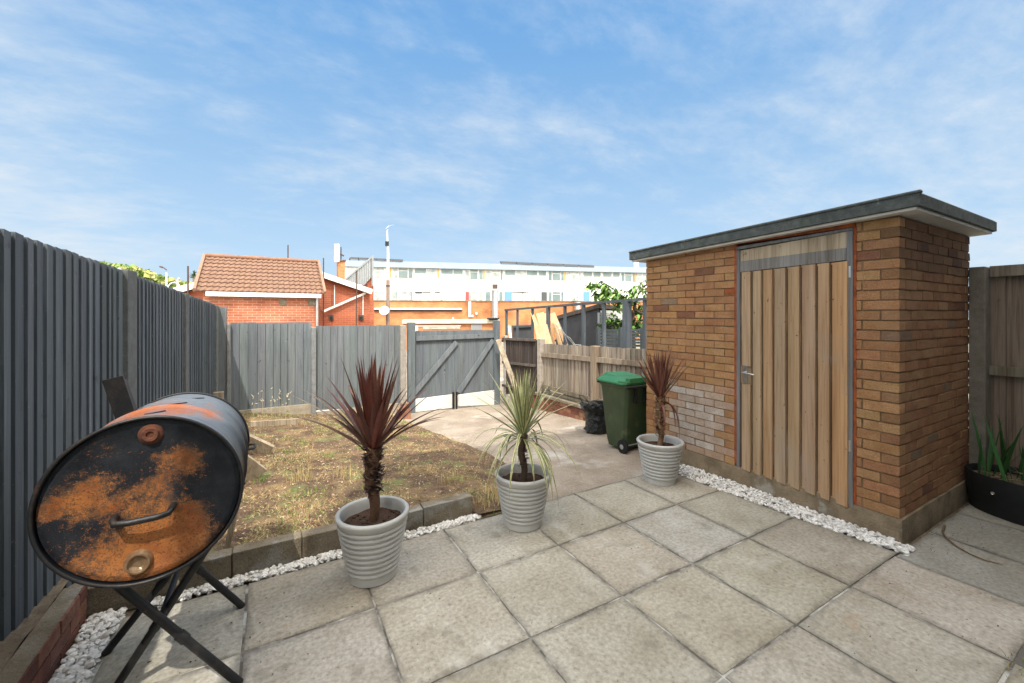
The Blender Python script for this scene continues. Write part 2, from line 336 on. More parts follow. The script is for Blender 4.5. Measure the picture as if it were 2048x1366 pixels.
def sheet(f, u0, u1, v0, v1, nu, nv):
    m = MB(); V = [f(u0+(u1-u0)*i/nu, v0+(v1-v0)*k/nv) for k in range(nv+1) for i in range(nu+1)]
    m.add(V, [(k*(nu+1)+i, k*(nu+1)+i+1, (k+1)*(nu+1)+i+1, (k+1)*(nu+1)+i) for k in range(nv) for i in range(nu)]); return m
def nz3(x, y, s, seed=0): return mnoise.noise(Vector((x*s, y*s, seed)))
def edge_u(v): return interp(v, [(3.0, 1.72), (3.4, 1.95), (4.0, 2.3), (4.7, 2.33), (6.8, 2.05), (8, 1.9)])+.05*nz3(0, v, 3)
def lawn_z(u, v):
    e = edge_u(v); k = max(0, min(1, (e-u)/.25)); kk = max(0, min(1, (1.45-u)/.3))
    return gz(u, v)+.006+.03*k+.04*kk*max(0, min(1, (4.6-v)/1.2))+k*(.012*nz3(u, v, 2.5)+.008*nz3(u, v, 9))
def lawnf(s, v):
    u = -1.25+(edge_u(v)+1.25)*s
    if u < 1.455: v = max(v, 3.225)
    return (u, v, lawn_z(u, v))
m = sheet(lawnf, 0, 1, 3.06, 8.02, 90, 130)
struct(m.build('lawn', M['soil'], smooth=60))
m = sheet(lambda u, v: (u, v, gz(u, v)-.004+.003*nz3(u, v, 2)), 1.56, 4.7, 3.053, 8.05, 60, 80)
struct(m.build('path', M['path'], smooth=60))
m = sheet(lambda u, v: (u, v, -.3+.0*u), -9, 14, 8.08, 60, 4, 8)
struct(m.build('back_lane', M['path']))
b = MB(); b.add([(1.38, 3.04, .004), (1.80, 3.04, .004), (1.80, 3.3, .03), (1.38, 3.3, .03)], [(0, 1, 2, 3)]); struct(b.build('soil', M['soil']))
# raised bed between the little brick wall and the left fence
m = sheet(lambda u, v: (u, v, .19+.02*nz3(u, v, 5)+.05*max(0, -(u+.95))), -1.25, -.955, 1.2, 3.3, 8, 40)
struct(m.build('soil_bed', M['bed'], smooth=60))
# ---- pebbles
def pebble_strip(name, fu, n, label, SC=1):
    b = MB()
    for _ in range(n):
        u, v, z = fu(); r = rnd(.009, .018)*SC; sx, sy, sz = rnd(.8, 1.35), rnd(.7, 1.1), rnd(.55, .8); a = rnd(0, 3.14); ca, sa = math.cos(a), math.sin(a)
        tl = rnd(-.5, .5); V = [(0, 0, 1)]; F = []
        for lv, (rr, zz) in enumerate(((.72, .62), (1, 0), (.72, -.62))):
            for k in range(7):
                t = 2*math.pi*(k+.5*lv)/7; q = rr*rnd(.86, 1.1); V.append((math.cos(t)*q, math.sin(t)*q, zz))
        V.append((0, 0, -1))
        for k in range(7):
            w = (k+1) % 7
            F += [(0, 1+k, 1+w), (1+k, 8+k, 1+w), (1+w, 8+k, 8+w), (8+k, 15+k, 8+w), (8+w, 15+k, 15+w), (22, 15+w, 15+k)]
        VV = []
        for x, y, zz in V:
            x *= sx; y *= sy; zz = zz*sz+x*tl; VV.append((u+(x*ca-y*sa)*r, v+(x*sa+y*ca)*r, z+zz*r))
        g = rnd(.60, .90); b.add(VV, F, (g, g*.99, g*.965) if random.random() > .07 else (.5, .47, .42))
    o = b.build(name, M['pebble'], smooth=38); struct(o, 'stuff', label); return o
def f1():
    v = rnd(1.13, 3.02); u = rnd(fa(v)+.004, 3.905) if v > 1.25 else rnd(3.77, 3.89)
    return u, v, rnd(-.008, .012)+.012*(u-3.7)/.2
def f2():
    u = rnd(-.62, 1.47); return u, rnd(3.045, 3.125), rnd(-.01, .014)
def f3():
    v = rnd(1.5, 3.12); return rnd(-.85, -.70-.03*(3.0-v)), v, rnd(-.012, .012)
pebble_strip('white_pebbles', f1, 2100, 'white pebbles in a strip along the foot of the brick shed')
pebble_strip('white_pebbles', f2, 1500, 'white pebbles in a narrow strip in front of the concrete block edging')
pebble_strip('white_pebbles', f3, 1500, 'white pebbles between the red brick retaining wall and the paving', 1.0)
# ---- lawn cover: straw, green weeds, litter
def tri_blade(b, p, h, w, lean, az, col):
    d = Vector((math.cos(az), math.sin(az), 0)); s = Vector((-d.y, d.x, 0))*w
    p = Vector(p); m1 = p+d*lean*.35+Vector((0, 0, h*.6)); t = p+d*lean+Vector((0, 0, h))
    b.add([p-s, p+s, m1+s*.7, m1-s*.7, t], [(0, 1, 2, 3), (3, 2, 4)], col)
b = MB(); cnt = 0
while cnt < 26000:
    v = 3.25+4.7*random.random()**1.0; u = rnd(-.85, edge_u(v)+.05)
    if v < 3.26 and u < 1.5: continue
    d = .7*nz3(u, v, 2.0, 3)+.7*nz3(u, v, 6, 5)
    if d < rnd(-.15, .30)+.15*max(0, u-.8): continue
    g = nz3(u, v, 2.1, 9)
    col = vary(random.choice([(.46, .34, .17), (.36, .23, .11), (.52, .42, .24), (.28, .17, .08)]), .25, .06) if random.random() > .16+max(0, g)*.9 else vary((.14, .20, .05), .25, .05)
    h = rnd(.004, .018)*(1+1.2*max(0, d)); tri_blade(b, (u, v, lawn_z(u, v)-.002), h, rnd(.0012, .0025), rnd(.02, .07), rnd(0, 6.28), col); cnt += 1
for _ in range(9000):        # leaf litter and wood chips
    v = rnd(3.26, 7.9); u = rnd(-.85, edge_u(v)); z = lawn_z(u, v)+.004; r = rnd(.005, .017); a = rnd(0, 6.28)
    c = random.choice([(.34, .23, .12), (.5, .4, .27), (.16, .09, .05), (.22, .13, .07), (.09, .05, .03)])
    b.add([(u+math.cos(a)*r, v+math.sin(a)*r, z+rnd(0, .008)), (u-math.sin(a)*r*.4, v+math.cos(a)*r*.4, z), (u-math.cos(a)*r, v-math.sin(a)*r, z+rnd(0, .008)), (u+math.sin(a)*r*.4, v-math.cos(a)*r*.4, z+.004)], [(0, 1, 2, 3)], vary(c, .2))
struct(b.build('dry_grass', M['grass']), 'stuff', 'dry straw coloured grass and leaf litter over bare soil')
b = MB()
tufts = [(620, 985, .09, 60), (505, 830, .13, 90), (470, 860, .08, 60), (595, 1040, .08, 50), (450, 985, .07, 40), (575, 900, .06, 40), (660, 905, .05, 30), (520, 960, .06, 40), (930, 985, .06, 40), (800, 860, .07, 40), (850, 850, .05, 30), (690, 840, .05, 30), (455, 1010, .07, 40), (720, 885, .05, 30), (610, 880, .05, 30), (575, 1075, .07, 40)]
for (x, y, r, n) in tufts:
    p = P(x, y, .04)
    for _ in range(n):
        u = p.x+random.gauss(0, r); v = p.y+random.gauss(0, r*.8)
        if v < 3.27: continue
        tri_blade(b, (u, v, lawn_z(u, v)-.005), rnd(.02, .07), rnd(.0018, .0035), rnd(.0, .04), rnd(0, 6.28), vary((.17, .28, .06), .25, .08))
for (x, y, n) in [(605, 955, 90), (690, 950, 30), (985, 985, 130), (960, 1010, 90), (1000, 1000, 60), (900, 960, 50)]:
    p = P(x, y, .04)
    for _ in range(n):
        u = p.x+random.gauss(0, .06); v = p.y+random.gauss(0, .06)
        if v < 3.26 and u < 1.5: continue
        tri_blade(b, (u, v, lawn_z(u, v)-.005), rnd(.05, .17 if y < 970 else .08), rnd(.0015, .003), rnd(.0, .05), rnd(0, 6.28), vary((.50, .40, .19), .2, .05))
for k in range(26):          # tall seed heads by the far fence
    p = P(rnd(505, 580), rnd(826, 838), 0); u, v = p.x, min(p.y, 7.75)
    h = rnd(.2, .5); az = rnd(0, 6.28); tri_blade(b, (u, v, gz(u, v)), h, .0022, rnd(.02, .1), az, (.45, .38, .22))
    q = Vector((u, v, gz(u, v)+h*.97)); b.tube([q, q+Vector((rnd(-.03, .03), rnd(-.02, .02), rnd(-.02, .05)))], [.008, .002], 5, (.55, .48, .32))
struct(b.build('weeds', M['grass']), 'stuff', 'green weed tufts and straw seed heads on the dry lawn')

# ================================================================ EDGING AND LOW WALLS
t = thing('edging_kerb', 'low edging of grey concrete blocks between the dry lawn and the patio', 'kerb', (.3, 3.2, 0))
for (u0, u1) in [(-.965, -.21), (-.205, .18), (.186, .60), (.606, 1.02), (1.026, 1.44)]:
    v0 = 3.135+rnd(-.003, .003); MB().box(u0, u1, v0, v0+.10, -.03, .152+rnd(-.004, .004), j=.002).build('kerb_block', M['kerb'], t, bevel=.006)
RB = [(.24, .085, .055), (.28, .11, .07), (.19, .07, .05), (.30, .13, .085)]
t = thing('retaining_wall', 'low red brick retaining wall below the left fence beside white pebbles', 'wall', (-.9, 2.2, 0))
b = MB(); core = MB()
for cix in range(3):
    z0 = -.03+cix*.076; v = 1.0+(.11 if cix % 2 else 0)
    while v < 3.12:
        b.box(-.955, -.862+rnd(-.002, .003), v, min(v+.215, 3.12), z0, z0+.066, vary(random.choice(RB), .15), j=.0015); v += .225
b.build('brickwork', M['redbrick'], t, bevel=.003)
core.box(-.95, -.868, 1.0, 3.115, -.03, .192); core.build('mortar', M['kerb'], t)
# wall right of the path, under the neighbour's fence
t = thing('garden_wall', 'low red brick wall with concrete coping under the weathered right fence', 'wall', (4.65, 5.4, -.1))
b = MB()
for cix in range(4):
    z0 = -.24+cix*.076; v = 3.6+(.11 if cix % 2 else 0)
    while v < 7.0:
        if z0 > -.28: b.box(4.56+rnd(0, .004), 4.66, v, v+.215, z0, z0+.066, vary(random.choice(RB+[(.38, .20, .12)]), .2), j=.0015)
        v += .225
b.build('brickwork', M['redbrick'], t)
MB().box(4.568, 4.655, 3.6, 7.0, -.3, .055).build('mortar', M['mortar'], t)
MB().hexa([(4.53, 3.6, .062), (4.70, 3.6, .062), (4.70, 7.05, .05), (4.53, 7.05, .05)], [(4.53, 3.6, .115), (4.70, 3.6, .115), (4.70, 7.05, .10), (4.53, 7.05, .10)]).build('coping', M['kerb'], t, bevel=.006)

# ================================================================ FENCES
def boards(mb, A, B, z0, z1, w, col, nrm, jit=.01, prof=.014, k=.12, gap=.006, flip=False):
    """overlapping feather-edged boards from A to B; z0, z1 = (bottom at A, bottom at B), (top at A, top at B)"""
    A = Vector((*A, 0)); B = Vector((*B, 0)); n = Vector((*nrm, 0)).normalized(); Lg = (B-A).length; d = (B-A)/Lg; N_ = max(1, round(Lg/w)); cuts = [0.0]
    for i in range(N_): cuts.append(cuts[-1]+rnd(.86, 1.14))
    cuts = [x*Lg/cuts[-1] for x in cuts]
    for i in range(N_):
        w = cuts[i+1]-cuts[i]; s0 = cuts[i]+gap/2; s1 = cuts[i+1]-gap/2+rnd(-.002, .002); m0 = (s0+w/2)/Lg
        bz = z0[0]+(z0[1]-z0[0])*m0+rnd(-jit, jit)*.4; tz0 = z1[0]+(z1[1]-z1[0])*(s0/Lg); tz1 = z1[0]+(z1[1]-z1[0])*((s0+w)/Lg); jj = rnd(-jit, jit)
        a = A+d*s0; e = A+d*s1; t0 = prof*.45+rnd(-.002, .002); t1 = prof+rnd(-.002, .003)
        if flip: t0, t1 = t1, t0
        q = [a, e, e+n*t1, a+n*t0]; col_ = vary(col, k, .03)
        mb.hexa([p+Vector((0, 0, bz)) for p in q], [q[0]+Vector((0, 0, tz0+jj)), q[1]+Vector((0, 0, tz1+jj)), q[2]+Vector((0, 0, tz1+jj)), q[3]+Vector((0, 0, tz0+jj))], col_)
        q = [A+d*cuts[i]-n*.012, A+d*cuts[i+1]-n*.012, A+d*cuts[i+1]+n*.001, A+d*cuts[i]+n*.001]; lo_ = .02
        mb.hexa([p+Vector((0, 0, bz+.004)) for p in q], [q[0]+Vector((0, 0, tz0-lo_)), q[1]+Vector((0, 0, tz1-lo_)), q[2]+Vector((0, 0, tz1-lo_)), q[3]+Vector((0, 0, tz0-lo_))], tuple(x*.7 for x in col_))
# left fence, runs along  u = -1.202 + .059 v
def fu(v): return -1.202+.059*v
def vleft(x):
    r = ray(x, 0); t_ = 1.202/(.059*r[1]-r[0]); return t_*r[1]
def zleft(x, y):
    r = ray(x, y); t_ = 1.202/(.059*r[1]-r[0]); return H+r[2]*t_
FC = (.096, .116, .134)
t = thing('board_fence', 'tall dark grey painted board fence along the left side with concrete posts', 'fence', (fu(4), 4, 0))
nl = (1, -.059)
va, vb, vc, vd = vleft(248), vleft(367), vleft(429), 7.9
segs = [(vleft(245)-1.83*1.75, vleft(243), 2.10, zleft(245, 541), 0), (vleft(263), vleft(364), zleft(263, 549), zleft(362, 584), 1), (vleft(371), vleft(428), zleft(371, 589), zleft(427, 608), 2)]
for (v0, v1, t0, t1, i) in segs:
    b = MB()
    boards(b, (fu(v0), v0), (fu(v1), v1), (.12 if i == 0 else .05, .02), (t0+.0, t1), .098, FC, nl, jit=.004, k=.26, prof=.017, gap=.007, flip=True)
    b.build('fence_panel', M['paint'], t)
for (x0, x1, y) in ((244, 263, 541), (364.5, 371, 588), (428, 432, 612)):
    v0, v1 = vleft(x0), vleft(x1); v1 = max(v1, v0+.09); z = zleft(x0, y)+.01
    b = MB(); b.hexa([(fu(v0)-.06, v0, -.05), (fu(v0)+.035, v0, -.05), (fu(v1)+.035, v1, -.05), (fu(v1)-.06, v1, -.05)], [(fu(v0)-.06, v0, z), (fu(v0)+.035, v0, z), (fu(v1)+.035, v1, z), (fu(v1)-.06, v1, z)], (.15, .165, .175) if x0 < 400 else (.16, .18, .19))
    b.build('post', M['post'], t, bevel=.006)
# far fence at v = 8
FL = (.160, .178, .190)
V8 = 8.0
t = thing('board_fence', 'sunlit pale grey board fence at the far end of the garden beside the gate', 'fence', (1, V8, -.1))
def far(x, y, v=V8): return PV(x, y, v)
b = MB(); a = far(431, 613); c_ = far(454, 614)
boards(b, (a.x, V8-.04), (c_.x, V8-.04), (0, 0), (a.z, c_.z), .15, FL, (0, -1), jit=.0, k=.03); b.build('fence_panel', M['paint'], t)
for (x0, y0, x1, y1, base) in ((461, 645.5, 622, 644.5, 0), (632, 652, 800, 650, 1)):
    a = far(x0, y0); c_ = far(x1, y1); b = MB(); z0 = gz(a.x, 8)+(.03 if base == 0 else .1); z1 = gz(c_.x, 8)+.16
    boards(b, (a.x, V8), (c_.x, V8), (z0, z1), (a.z, c_.z), .112, FL, (0, -1), jit=.004, k=.09); b.build('fence_panel', M['paint'], t)
    b = MB(); b.box(a.x, c_.x, V8-.045, V8-.005, min(gz(a.x, 8), gz(c_.x, 8))-.1, min(z0, z1)+.01+(.05 if base == 0 else .03), (.46, .41, .33), j=.001); b.build('gravel_board', M['post'], t)
for (x0, x1, y, cc) in ((454, 461, 648, (.27, .29, .30)), (622.5, 632, 655, (.27, .29, .31)), (800.5, 812, 651, (.40, .38, .35))):
    a = far(x0, y, 7.95); c_ = far(x1, y, 7.95)
    b = MB(); b.box(a.x, c_.x, 7.92, 8.03, -.4, a.z, cc); b.build('post', M['post'], t, bevel=.008)
# gate
t = thing('gate', 'wide grey painted board gate with diagonal braces and white boards along its foot', 'gate', (3.2, V8, -.3))
gl = far(831, 661).x; gr = far(988, 661).x; zt = far(900, 662).z; zb = far(900, 790).z
b = MB(); boards(b, (gl, V8), (gr, V8), (zb-.02, zb-.02), (zt+.02, zt), .125, (.145, .163, .177), (0, -1), jit=.003, k=.05, prof=.01, gap=.004); b.build('board_panel', M['paint'], t)
b = MB(); b.beam((gl, 7.955, far(820, 677).z), (gr, 7.955, far(985, 671).z), .09, .03, up=(0, 1, 0), col=(.16, .18, .195)); b.build('rail', M['paint'], t)
for (x0, y0, x1, y1) in ((826, 789, 913, 684), (917, 785, 986, 680)):
    a = far(x0, y0, 7.955); c_ = far(x1, y1, 7.955)
    b = MB(); b.beam(a, c_, .095, .03, up=(0, 1, 0), col=(.175, .197, .213)); b.build('brace', M['paint'], t)
for (x0, x1, y0, y1) in ((816, 904, 790, 824), (914, 988, 785, 811)):
    a = far(x0, y0); c_ = far(x1, y0); zb0 = far(x0, y1).z; zb1 = far(x1, y1-(10 if x0 < 900 else 3)).z
    b = MB(); b.hexa([(a.x, 7.93, zb0), (c_.x, 7.93, zb1), (c_.x, 7.96, zb1), (a.x, 7.96, zb0)], [(a.x, 7.93, zb), (c_.x, 7.93, zb+.02), (c_.x, 7.96, zb+.02), (a.x, 7.96, zb)]); b.build('foot_board', M['white'], t)
a = far(905, 784, 7.9); c_ = far(914, 818, 7.9)
b = MB(); b.box(a.x, c_.x, 7.87, 7.925, c_.z, a.z, (.035, .04, .045)); b.build('drop_bolt', M['black'], t, bevel=.008)
b = MB(); b.tube([(a.x+.04, 7.86, c_.z), (a.x+.04, 7.86, a.z+.25)], .009, 8); b.build('bolt_rod', M['steel'], t)
for (x0, x1, y, cc) in ((816, 830, 645, (.13, .155, .165)), (988.5, 999, 641, (.13, .155, .17))):
    a = far(x0, y, 7.93); c_ = far(x1, y, 7.93)
    b = MB(); b.box(a.x, c_.x, 7.9, 8.0, -.45, a.z, cc); b.build('gate_post', M['paint'], t, bevel=.006)
a = PV(996, 680, 7.7); c_ = PV(1040, 800, 6.9)
b = MB(); b.beam(a, c_, .10, .05, up=(.3, 1, 0), col=(.33, .28, .21)); tag(b.build('timber_prop', M['weather']), 'pale timber plank propped at a slant against the right gate post', 'plank')
# right boundary: dark panel, concrete posts, weathered fence on the brick wall
t = thing('panel_fence', 'dark brown slatted fence panel between the gate and the pale concrete post', 'fence', (4.5, 7.5, -.2))
A = (4.42, 8.0); B_ = (4.60, 6.98)
b = MB(); boards(b, A, B_, (-.1, .1), (1.10, 1.13), .055, (.085, .068, .062), (-1, -.15), jit=.003, k=.25, prof=.02); b.build('fence_panel', M['weather'], t)
b = MB()
for z in (1.13, .62, .12): b.beam((4.385, 8.0, z-.02), (4.565, 6.98, z), .05, .05, col=(.13, .11, .10))
b.build('rail', M['weather'], t)
t = thing('board_fence', 'weathered unpainted board fence on the low brick wall behind the green bin', 'fence', (4.7, 5.4, .1))
def zfr(v): return interp(v, [(3.6, 1.165), (6.9, 1.06)])
for (v0, v1, o) in ((6.82, 5.36, 0), (5.22, 3.6, .004)):
    b = MB(); boards(b, (4.665+o, v0), (4.665+o, v1), (.20, .20), (zfr(v0), zfr(v1)), .10, (.34, .295, .24), (-1, 0), jit=.008, k=.2, prof=.018); b.build('fence_panel', M['weather'], t)
for z in (-.17, ):
    for (v0, v1) in ((6.82, 5.36), (5.22, 3.6)):
        b = MB(); b.hexa([(4.60, v0, zfr(v0)+z-.08), (4.60, v1, zfr(v1)+z-.08), (4.645, v1, zfr(v1)+z-.08), (4.645, v0, zfr(v0)+z-.08)], [(4.60, v0, zfr(v0)+z), (4.60, v1, zfr(v1)+z), (4.645, v1, zfr(v1)+z), (4.645, v0, zfr(v0)+z)], vary((.34, .29, .22), .1)); b.build('rail', M['weather'], t)
b = MB(); b.box(4.61, 4.64, 3.6, 6.82, .20, .27, (.20, .17, .12)); b.box(4.60, 4.66, 3.6, 6.82, .125, .165, (.15, .13, .09)); b.build('base_rail', M['weather'], t)
for (v0, w, z, cc, mt) in ((6.83, .12, 1.16, (.50, .45, .40), 'post'), (5.22, .13, zfr(5.2)+.01, (.33, .26, .19), 'weather')):
    b = MB(); b.box(4.585, 4.70, v0, v0+w, -.1 if mt == 'post' else .12, z, cc); b.build('post', M[mt], t, bevel=.008)
b = MB(); a = PV(1002, 673, 7.95); b.box(4.40, 4.47, 7.92, 8.0, -.3, 1.18, (.62, .59, .54)); tag(b.build('fence_post', M['post'], bevel=.006), 'pale post beside the grey gate post at the end of the dark panel', 'post')

# ================================================================ BRICK SHED
U0, V0, V1, U1 = 3.93, 1.216, 3.565, 5.52
DV0, DV1 = 1.475, 2.452
t = thing('brick_shed', 'flat roofed shed of orange brown brick with a wooden door', 'shed', ((U0+U1)/2, 2.4, 0))
PAL = [(.50, .265, .11), (.52, .29, .125), (.48, .255, .11), (.50, .26, .115), (.53, .30, .135), (.47, .235, .11), (.45, .225, .10), (.52, .29, .13)]
CO = .0755; BH = .0665; NC = 29; ZB = .172
front = MB(); front_r = MB(); side_ = MB()
def brick_col(v, z, side=False):
    c = random.choice(PAL); r = random.random()
    if r < .018: c = (.27, .12, .065)
    elif r < .03: c = (.34, .23, .14)
    c = vary((c[0]*.92, c[1]*.95, c[2]*1.0), .07, .03)
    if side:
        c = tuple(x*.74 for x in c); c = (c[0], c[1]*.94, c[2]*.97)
        if z > 1.95: c = tuple(x*.62 for x in c)      # top courses darker
    else:
        k = 0
        if 2.62 < v < 3.14 and .18 < z < .78: k = rnd(.45, .95)
        elif 2.52 < v < 3.3 and .15 < z < .9: k = rnd(.0, .45)
        w = (.62, .60, .57); c = tuple(a*(1-k)+q*k for a, q in zip(c, w))
    return c
for i in range(NC):
    z0 = ZB+i*CO; z1 = z0+BH
    # front wall
    v = V0 if i % 2 == 0 else V0+.112
    first = True
    while v < V1-.02:
        Lb = .215
        e = min(v+Lb, V1)
        segs_ = []
        if e <= DV0 or v >= DV1: segs_ = [(v, e)]
        else:
            if z0 > 2.32: segs_ = [(v, e)]
            else:
                if v < DV0-.03: segs_.append((v, DV0))
                if e > DV1+.03: segs_.append((DV1, e))
        for (p, q) in segs_:
            pr = rnd(-.003, .003); (front_r if p < 1.9 else front).box(U0+pr, U0+.102, p, q, z0+rnd(-.0018, .0018), z1+rnd(-.002, .0015), brick_col((p+q)/2, z0), j=.002)
        v += .225
    u = U0 if i % 2 else U0+.112
    while u < U1-.02:
        e = min(u+.215, U1); pr = rnd(-.0035, .0035)
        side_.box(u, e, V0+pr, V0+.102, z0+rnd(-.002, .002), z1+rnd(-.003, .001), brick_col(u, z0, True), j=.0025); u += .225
    v = V0+.112
    while v < V1:
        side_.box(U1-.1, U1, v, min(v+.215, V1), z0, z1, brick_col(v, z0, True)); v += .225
    u = U0+.112
    while u < U1-.1:
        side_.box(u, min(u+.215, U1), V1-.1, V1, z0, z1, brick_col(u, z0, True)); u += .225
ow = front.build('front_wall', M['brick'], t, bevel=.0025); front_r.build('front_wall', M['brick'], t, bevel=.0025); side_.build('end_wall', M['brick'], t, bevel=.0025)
b = MB(); b.box(U0+.008, U0+.095, V0+.008, DV0-.004, ZB-.01, 2.36); b.box(U0+.008, U0+.095, DV1+.004, V1-.008, ZB-.01, 2.36)
b.box(U0+.095, U1-.008, V0+.0085, V0+.09, ZB-.01, 2.36); b.box(U1-.09, U1-.0085, V0+.09, V1-.0085, ZB-.01, 2.36); b.box(U0+.095, U1-.09, V1-.09, V1-.0085, ZB-.01, 2.36); b.build('mortar', M['mortar'], t)
b = MB(); n = 14
for k in range(n):   # rough cast plinth, in slightly uneven lifts
    p0 = V0-.006+(V1-V0+.01)*k/n; p1 = V0-.006+(V1-V0+.01)*(k+1)/n
    b.hexa([(U0-.02+rnd(-.004, .004), p0, -.03), (U0+.1, p0, -.03), (U0+.1, p1, -.03), (U0-.02+rnd(-.004, .004), p1, -.03)], [(U0-.008, p0, ZB-.004), (U0+.1, p0, ZB-.004), (U0+.1, p1, ZB-.004), (U0-.008, p1, ZB-.004)])
b.box(U0-.006, U1, V0-.014, V0+.1, -.03, ZB-.005); b.build('plinth', M['plinth'], t)
# roof slab, falls gently to the far end
ra = [(3.83, 1.09), (5.64, 1.09), (5.64, 3.72), (3.83, 3.72)]; zt_ = lambda v: interp(v, [(1.09, 2.485), (3.72, 2.405)])
def slab(mb, e, zlo, zhi, col=(.5, .5, .5)):
    q = [(3.83-e, 1.09-e), (5.64+e, 1.09-e), (5.64+e, 3.72+e), (3.83-e, 3.72+e)]
    mb.hexa([(x, y, zt_(y)+zlo) for x, y in q], [(x, y, zt_(y)+zhi) for x, y in q], col)
b = MB(); slab(b, -.012, -.115, -.02); b.build('soffit', M['soffit'], t)
r_ = MB()
q0 = [(3.818, 1.078), (5.652, 1.078), (5.652, 3.732), (3.818, 3.732)]; q1 = [(3.835, 1.095), (5.635, 1.095), (5.635, 3.715), (3.835, 3.715)]
V = [(x, y, zt_(y)-.098) for x, y in q1]+[(x-.0, y, zt_(y)-.092) for x, y in q0]+[(x, y, zt_(y)-.012) for x, y in q0]+[(x, y, zt_(y)+.006) for x, y in q1]
F = []
for a_ in range(3):
    for k in range(4): F.append((a_*4+k, a_*4+(k+1) % 4, a_*4+4+(k+1) % 4, a_*4+4+k))
F += [(12, 13, 14, 15)]
r_.add(V, F); ro = r_.build('roof', M['felt'], t)
b = MB(); b.hexa([(3.806, 1.068, 2.475), (3.86, 1.068, 2.475), (3.86, 3.738, 2.395), (3.806, 3.738, 2.395)], [(3.81, 1.068, 2.498), (3.85, 1.068, 2.494), (3.85, 3.738, 2.418), (3.81, 3.738, 2.418)]); b.build('edge_roll', M['felt'], ro, bevel=.01)
# doorway: rusted steel surround, grey timber frame, door
b = MB(); b.box(U0-.004, U0+.06, DV0-.004, DV0+.017, ZB, 2.325); b.box(U0-.004, U0+.06, DV1-.019, DV1+.004, ZB+.02, 2.325); b.box(U0-.012, U0+.05, DV0-.0, DV1+.0, 2.326, 2.362); b.box(U0-.006, U0+.05, DV1+.001, DV1+.10, 1.845, 1.90); b.build('rusted_surround', M['surround'], t)
fr = MB(); gc = (.20, .205, .21)
fr.box(U0-.012, U0+.055, DV0+.018, DV0+.058, ZB-.02, 2.30, gc); fr.box(U0-.006, U0+.055, DV1-.052, DV1-.02, ZB+.0, 2.27, gc)
fr.hexa([(U0-.010, DV0+.018, 2.303), (U0+.055, DV0+.018, 2.303), (U0+.055, DV1-.02, 2.273), (U0-.010, DV1-.02, 2.273)], [(U0-.010, DV0+.018, 2.323), (U0+.055, DV0+.018, 2.323), (U0+.055, DV1-.02, 2.303), (U0-.010, DV1-.02, 2.303)], gc)
fo = fr.build('door_frame', M['greywood'], t, bevel=.002)
b = MB(); p0, p1 = DV0+.062, DV1-.056
b.hexa([(U0+.000, p0, 2.165), (U0+.03, p0, 2.165), (U0+.03, p1, 2.145), (U0+.000, p1, 2.145)], [(U0+.000, p0, 2.300), (U0+.03, p0, 2.300), (U0+.03, p1, 2.262), (U0+.000, p1, 2.262)], (.46, .38, .27))
b.hexa([(U0-.004, p0, 2.075), (U0+.026, p0, 2.075), (U0+.026, p1, 2.055), (U0-.004, p1, 2.055)], [(U0-.004, p0, 2.172), (U0+.026, p0, 2.172), (U0+.026, p1, 2.158), (U0-.004, p1, 2.158)], (.24, .235, .225)); b.build('transom_boards', M['weather'], t)
b = MB(); b.box(U0+.062, U0+.07, DV0, DV1, ZB, 2.32); b.build('door_backing', M['inside'], t)
dr = MB(); dr.box(U0-.003, U0+.0035, DV0+.062, DV1-.056, .18, 2.048, (.09, .06, .035)); edges = [1480, 1502, 1523, 1545, 1572, 1600, 1632, 1660, 1697]  # dark brown backing stands in for shadow between the boards
PALD = [(.46, .33, .215), (.44, .325, .215), (.50, .33, .185), (.43, .315, .21), (.48, .325, .195), (.45, .33, .215), (.49, .33, .19), (.55, .345, .175)]
def vfront(x):
    r = ray(x, 0); return (U0-.02)*r[1]/r[0]
for k in range(8):
    va_, vb_ = vfront(edges[k]), vfront(edges[k+1]); c = vary(PALD[k], .05)
    top = interp(k, [(0, 2.049), (7, 2.066)])+rnd(-.003, .003); bot = interp(k, [(0, .165), (7, .135)])+rnd(-.004, .004); thick = .022
    lo_, hi_ = vb_+.0045, va_
    def bd(z0, z1, hi_=hi_):
        dr.hexa([(U0-.028, lo_, z0), (U0+.004, lo_, z0), (U0+.004, hi_, z0), (U0-.001, hi_, z0)], [(U0-.028, lo_, z1), (U0+.004, lo_, z1), (U0+.004, hi_, z1), (U0-.001, hi_, z1)], c)
    if k == 0:
        bd(bot, .985); bd(1.155, top)
        dr.box(U0-.006, U0+.0035, lo_, hi_, .988, 1.152, (.3, .23, .15))
    else: bd(bot, top)
do = dr.build('door', M['door'], t, bevel=.0015)
hv = (vfront(1489))
b = MB(); b.box(U0-.014, U0-.004, hv-.018, hv+.018, .98, 1.15)
b.tube([(U0-.01, hv, 1.095), (U0-.05, hv, 1.095), (U0-.055, hv-.015, 1.093), (U0-.055, hv-.11, 1.085)], .008, 10)
b.tube([(U0-.0145, hv, 1.02), (U0-.018, hv, 1.02)], .006, 8, (.1, .1, .1)); b.build('handle', M['steel'], do, smooth=40, bevel=.0015)
for z in (1.98, .62):
    b = MB(); b.tube([(U0-.016, DV0+.059, z-.05), (U0-.016, DV0+.059, z+.05)], .007, 8); b.box(U0-.015, U0-.0125, DV0+.03, DV0+.062, z-.045, z+.045); b.build('hinge', M['steel'], do)

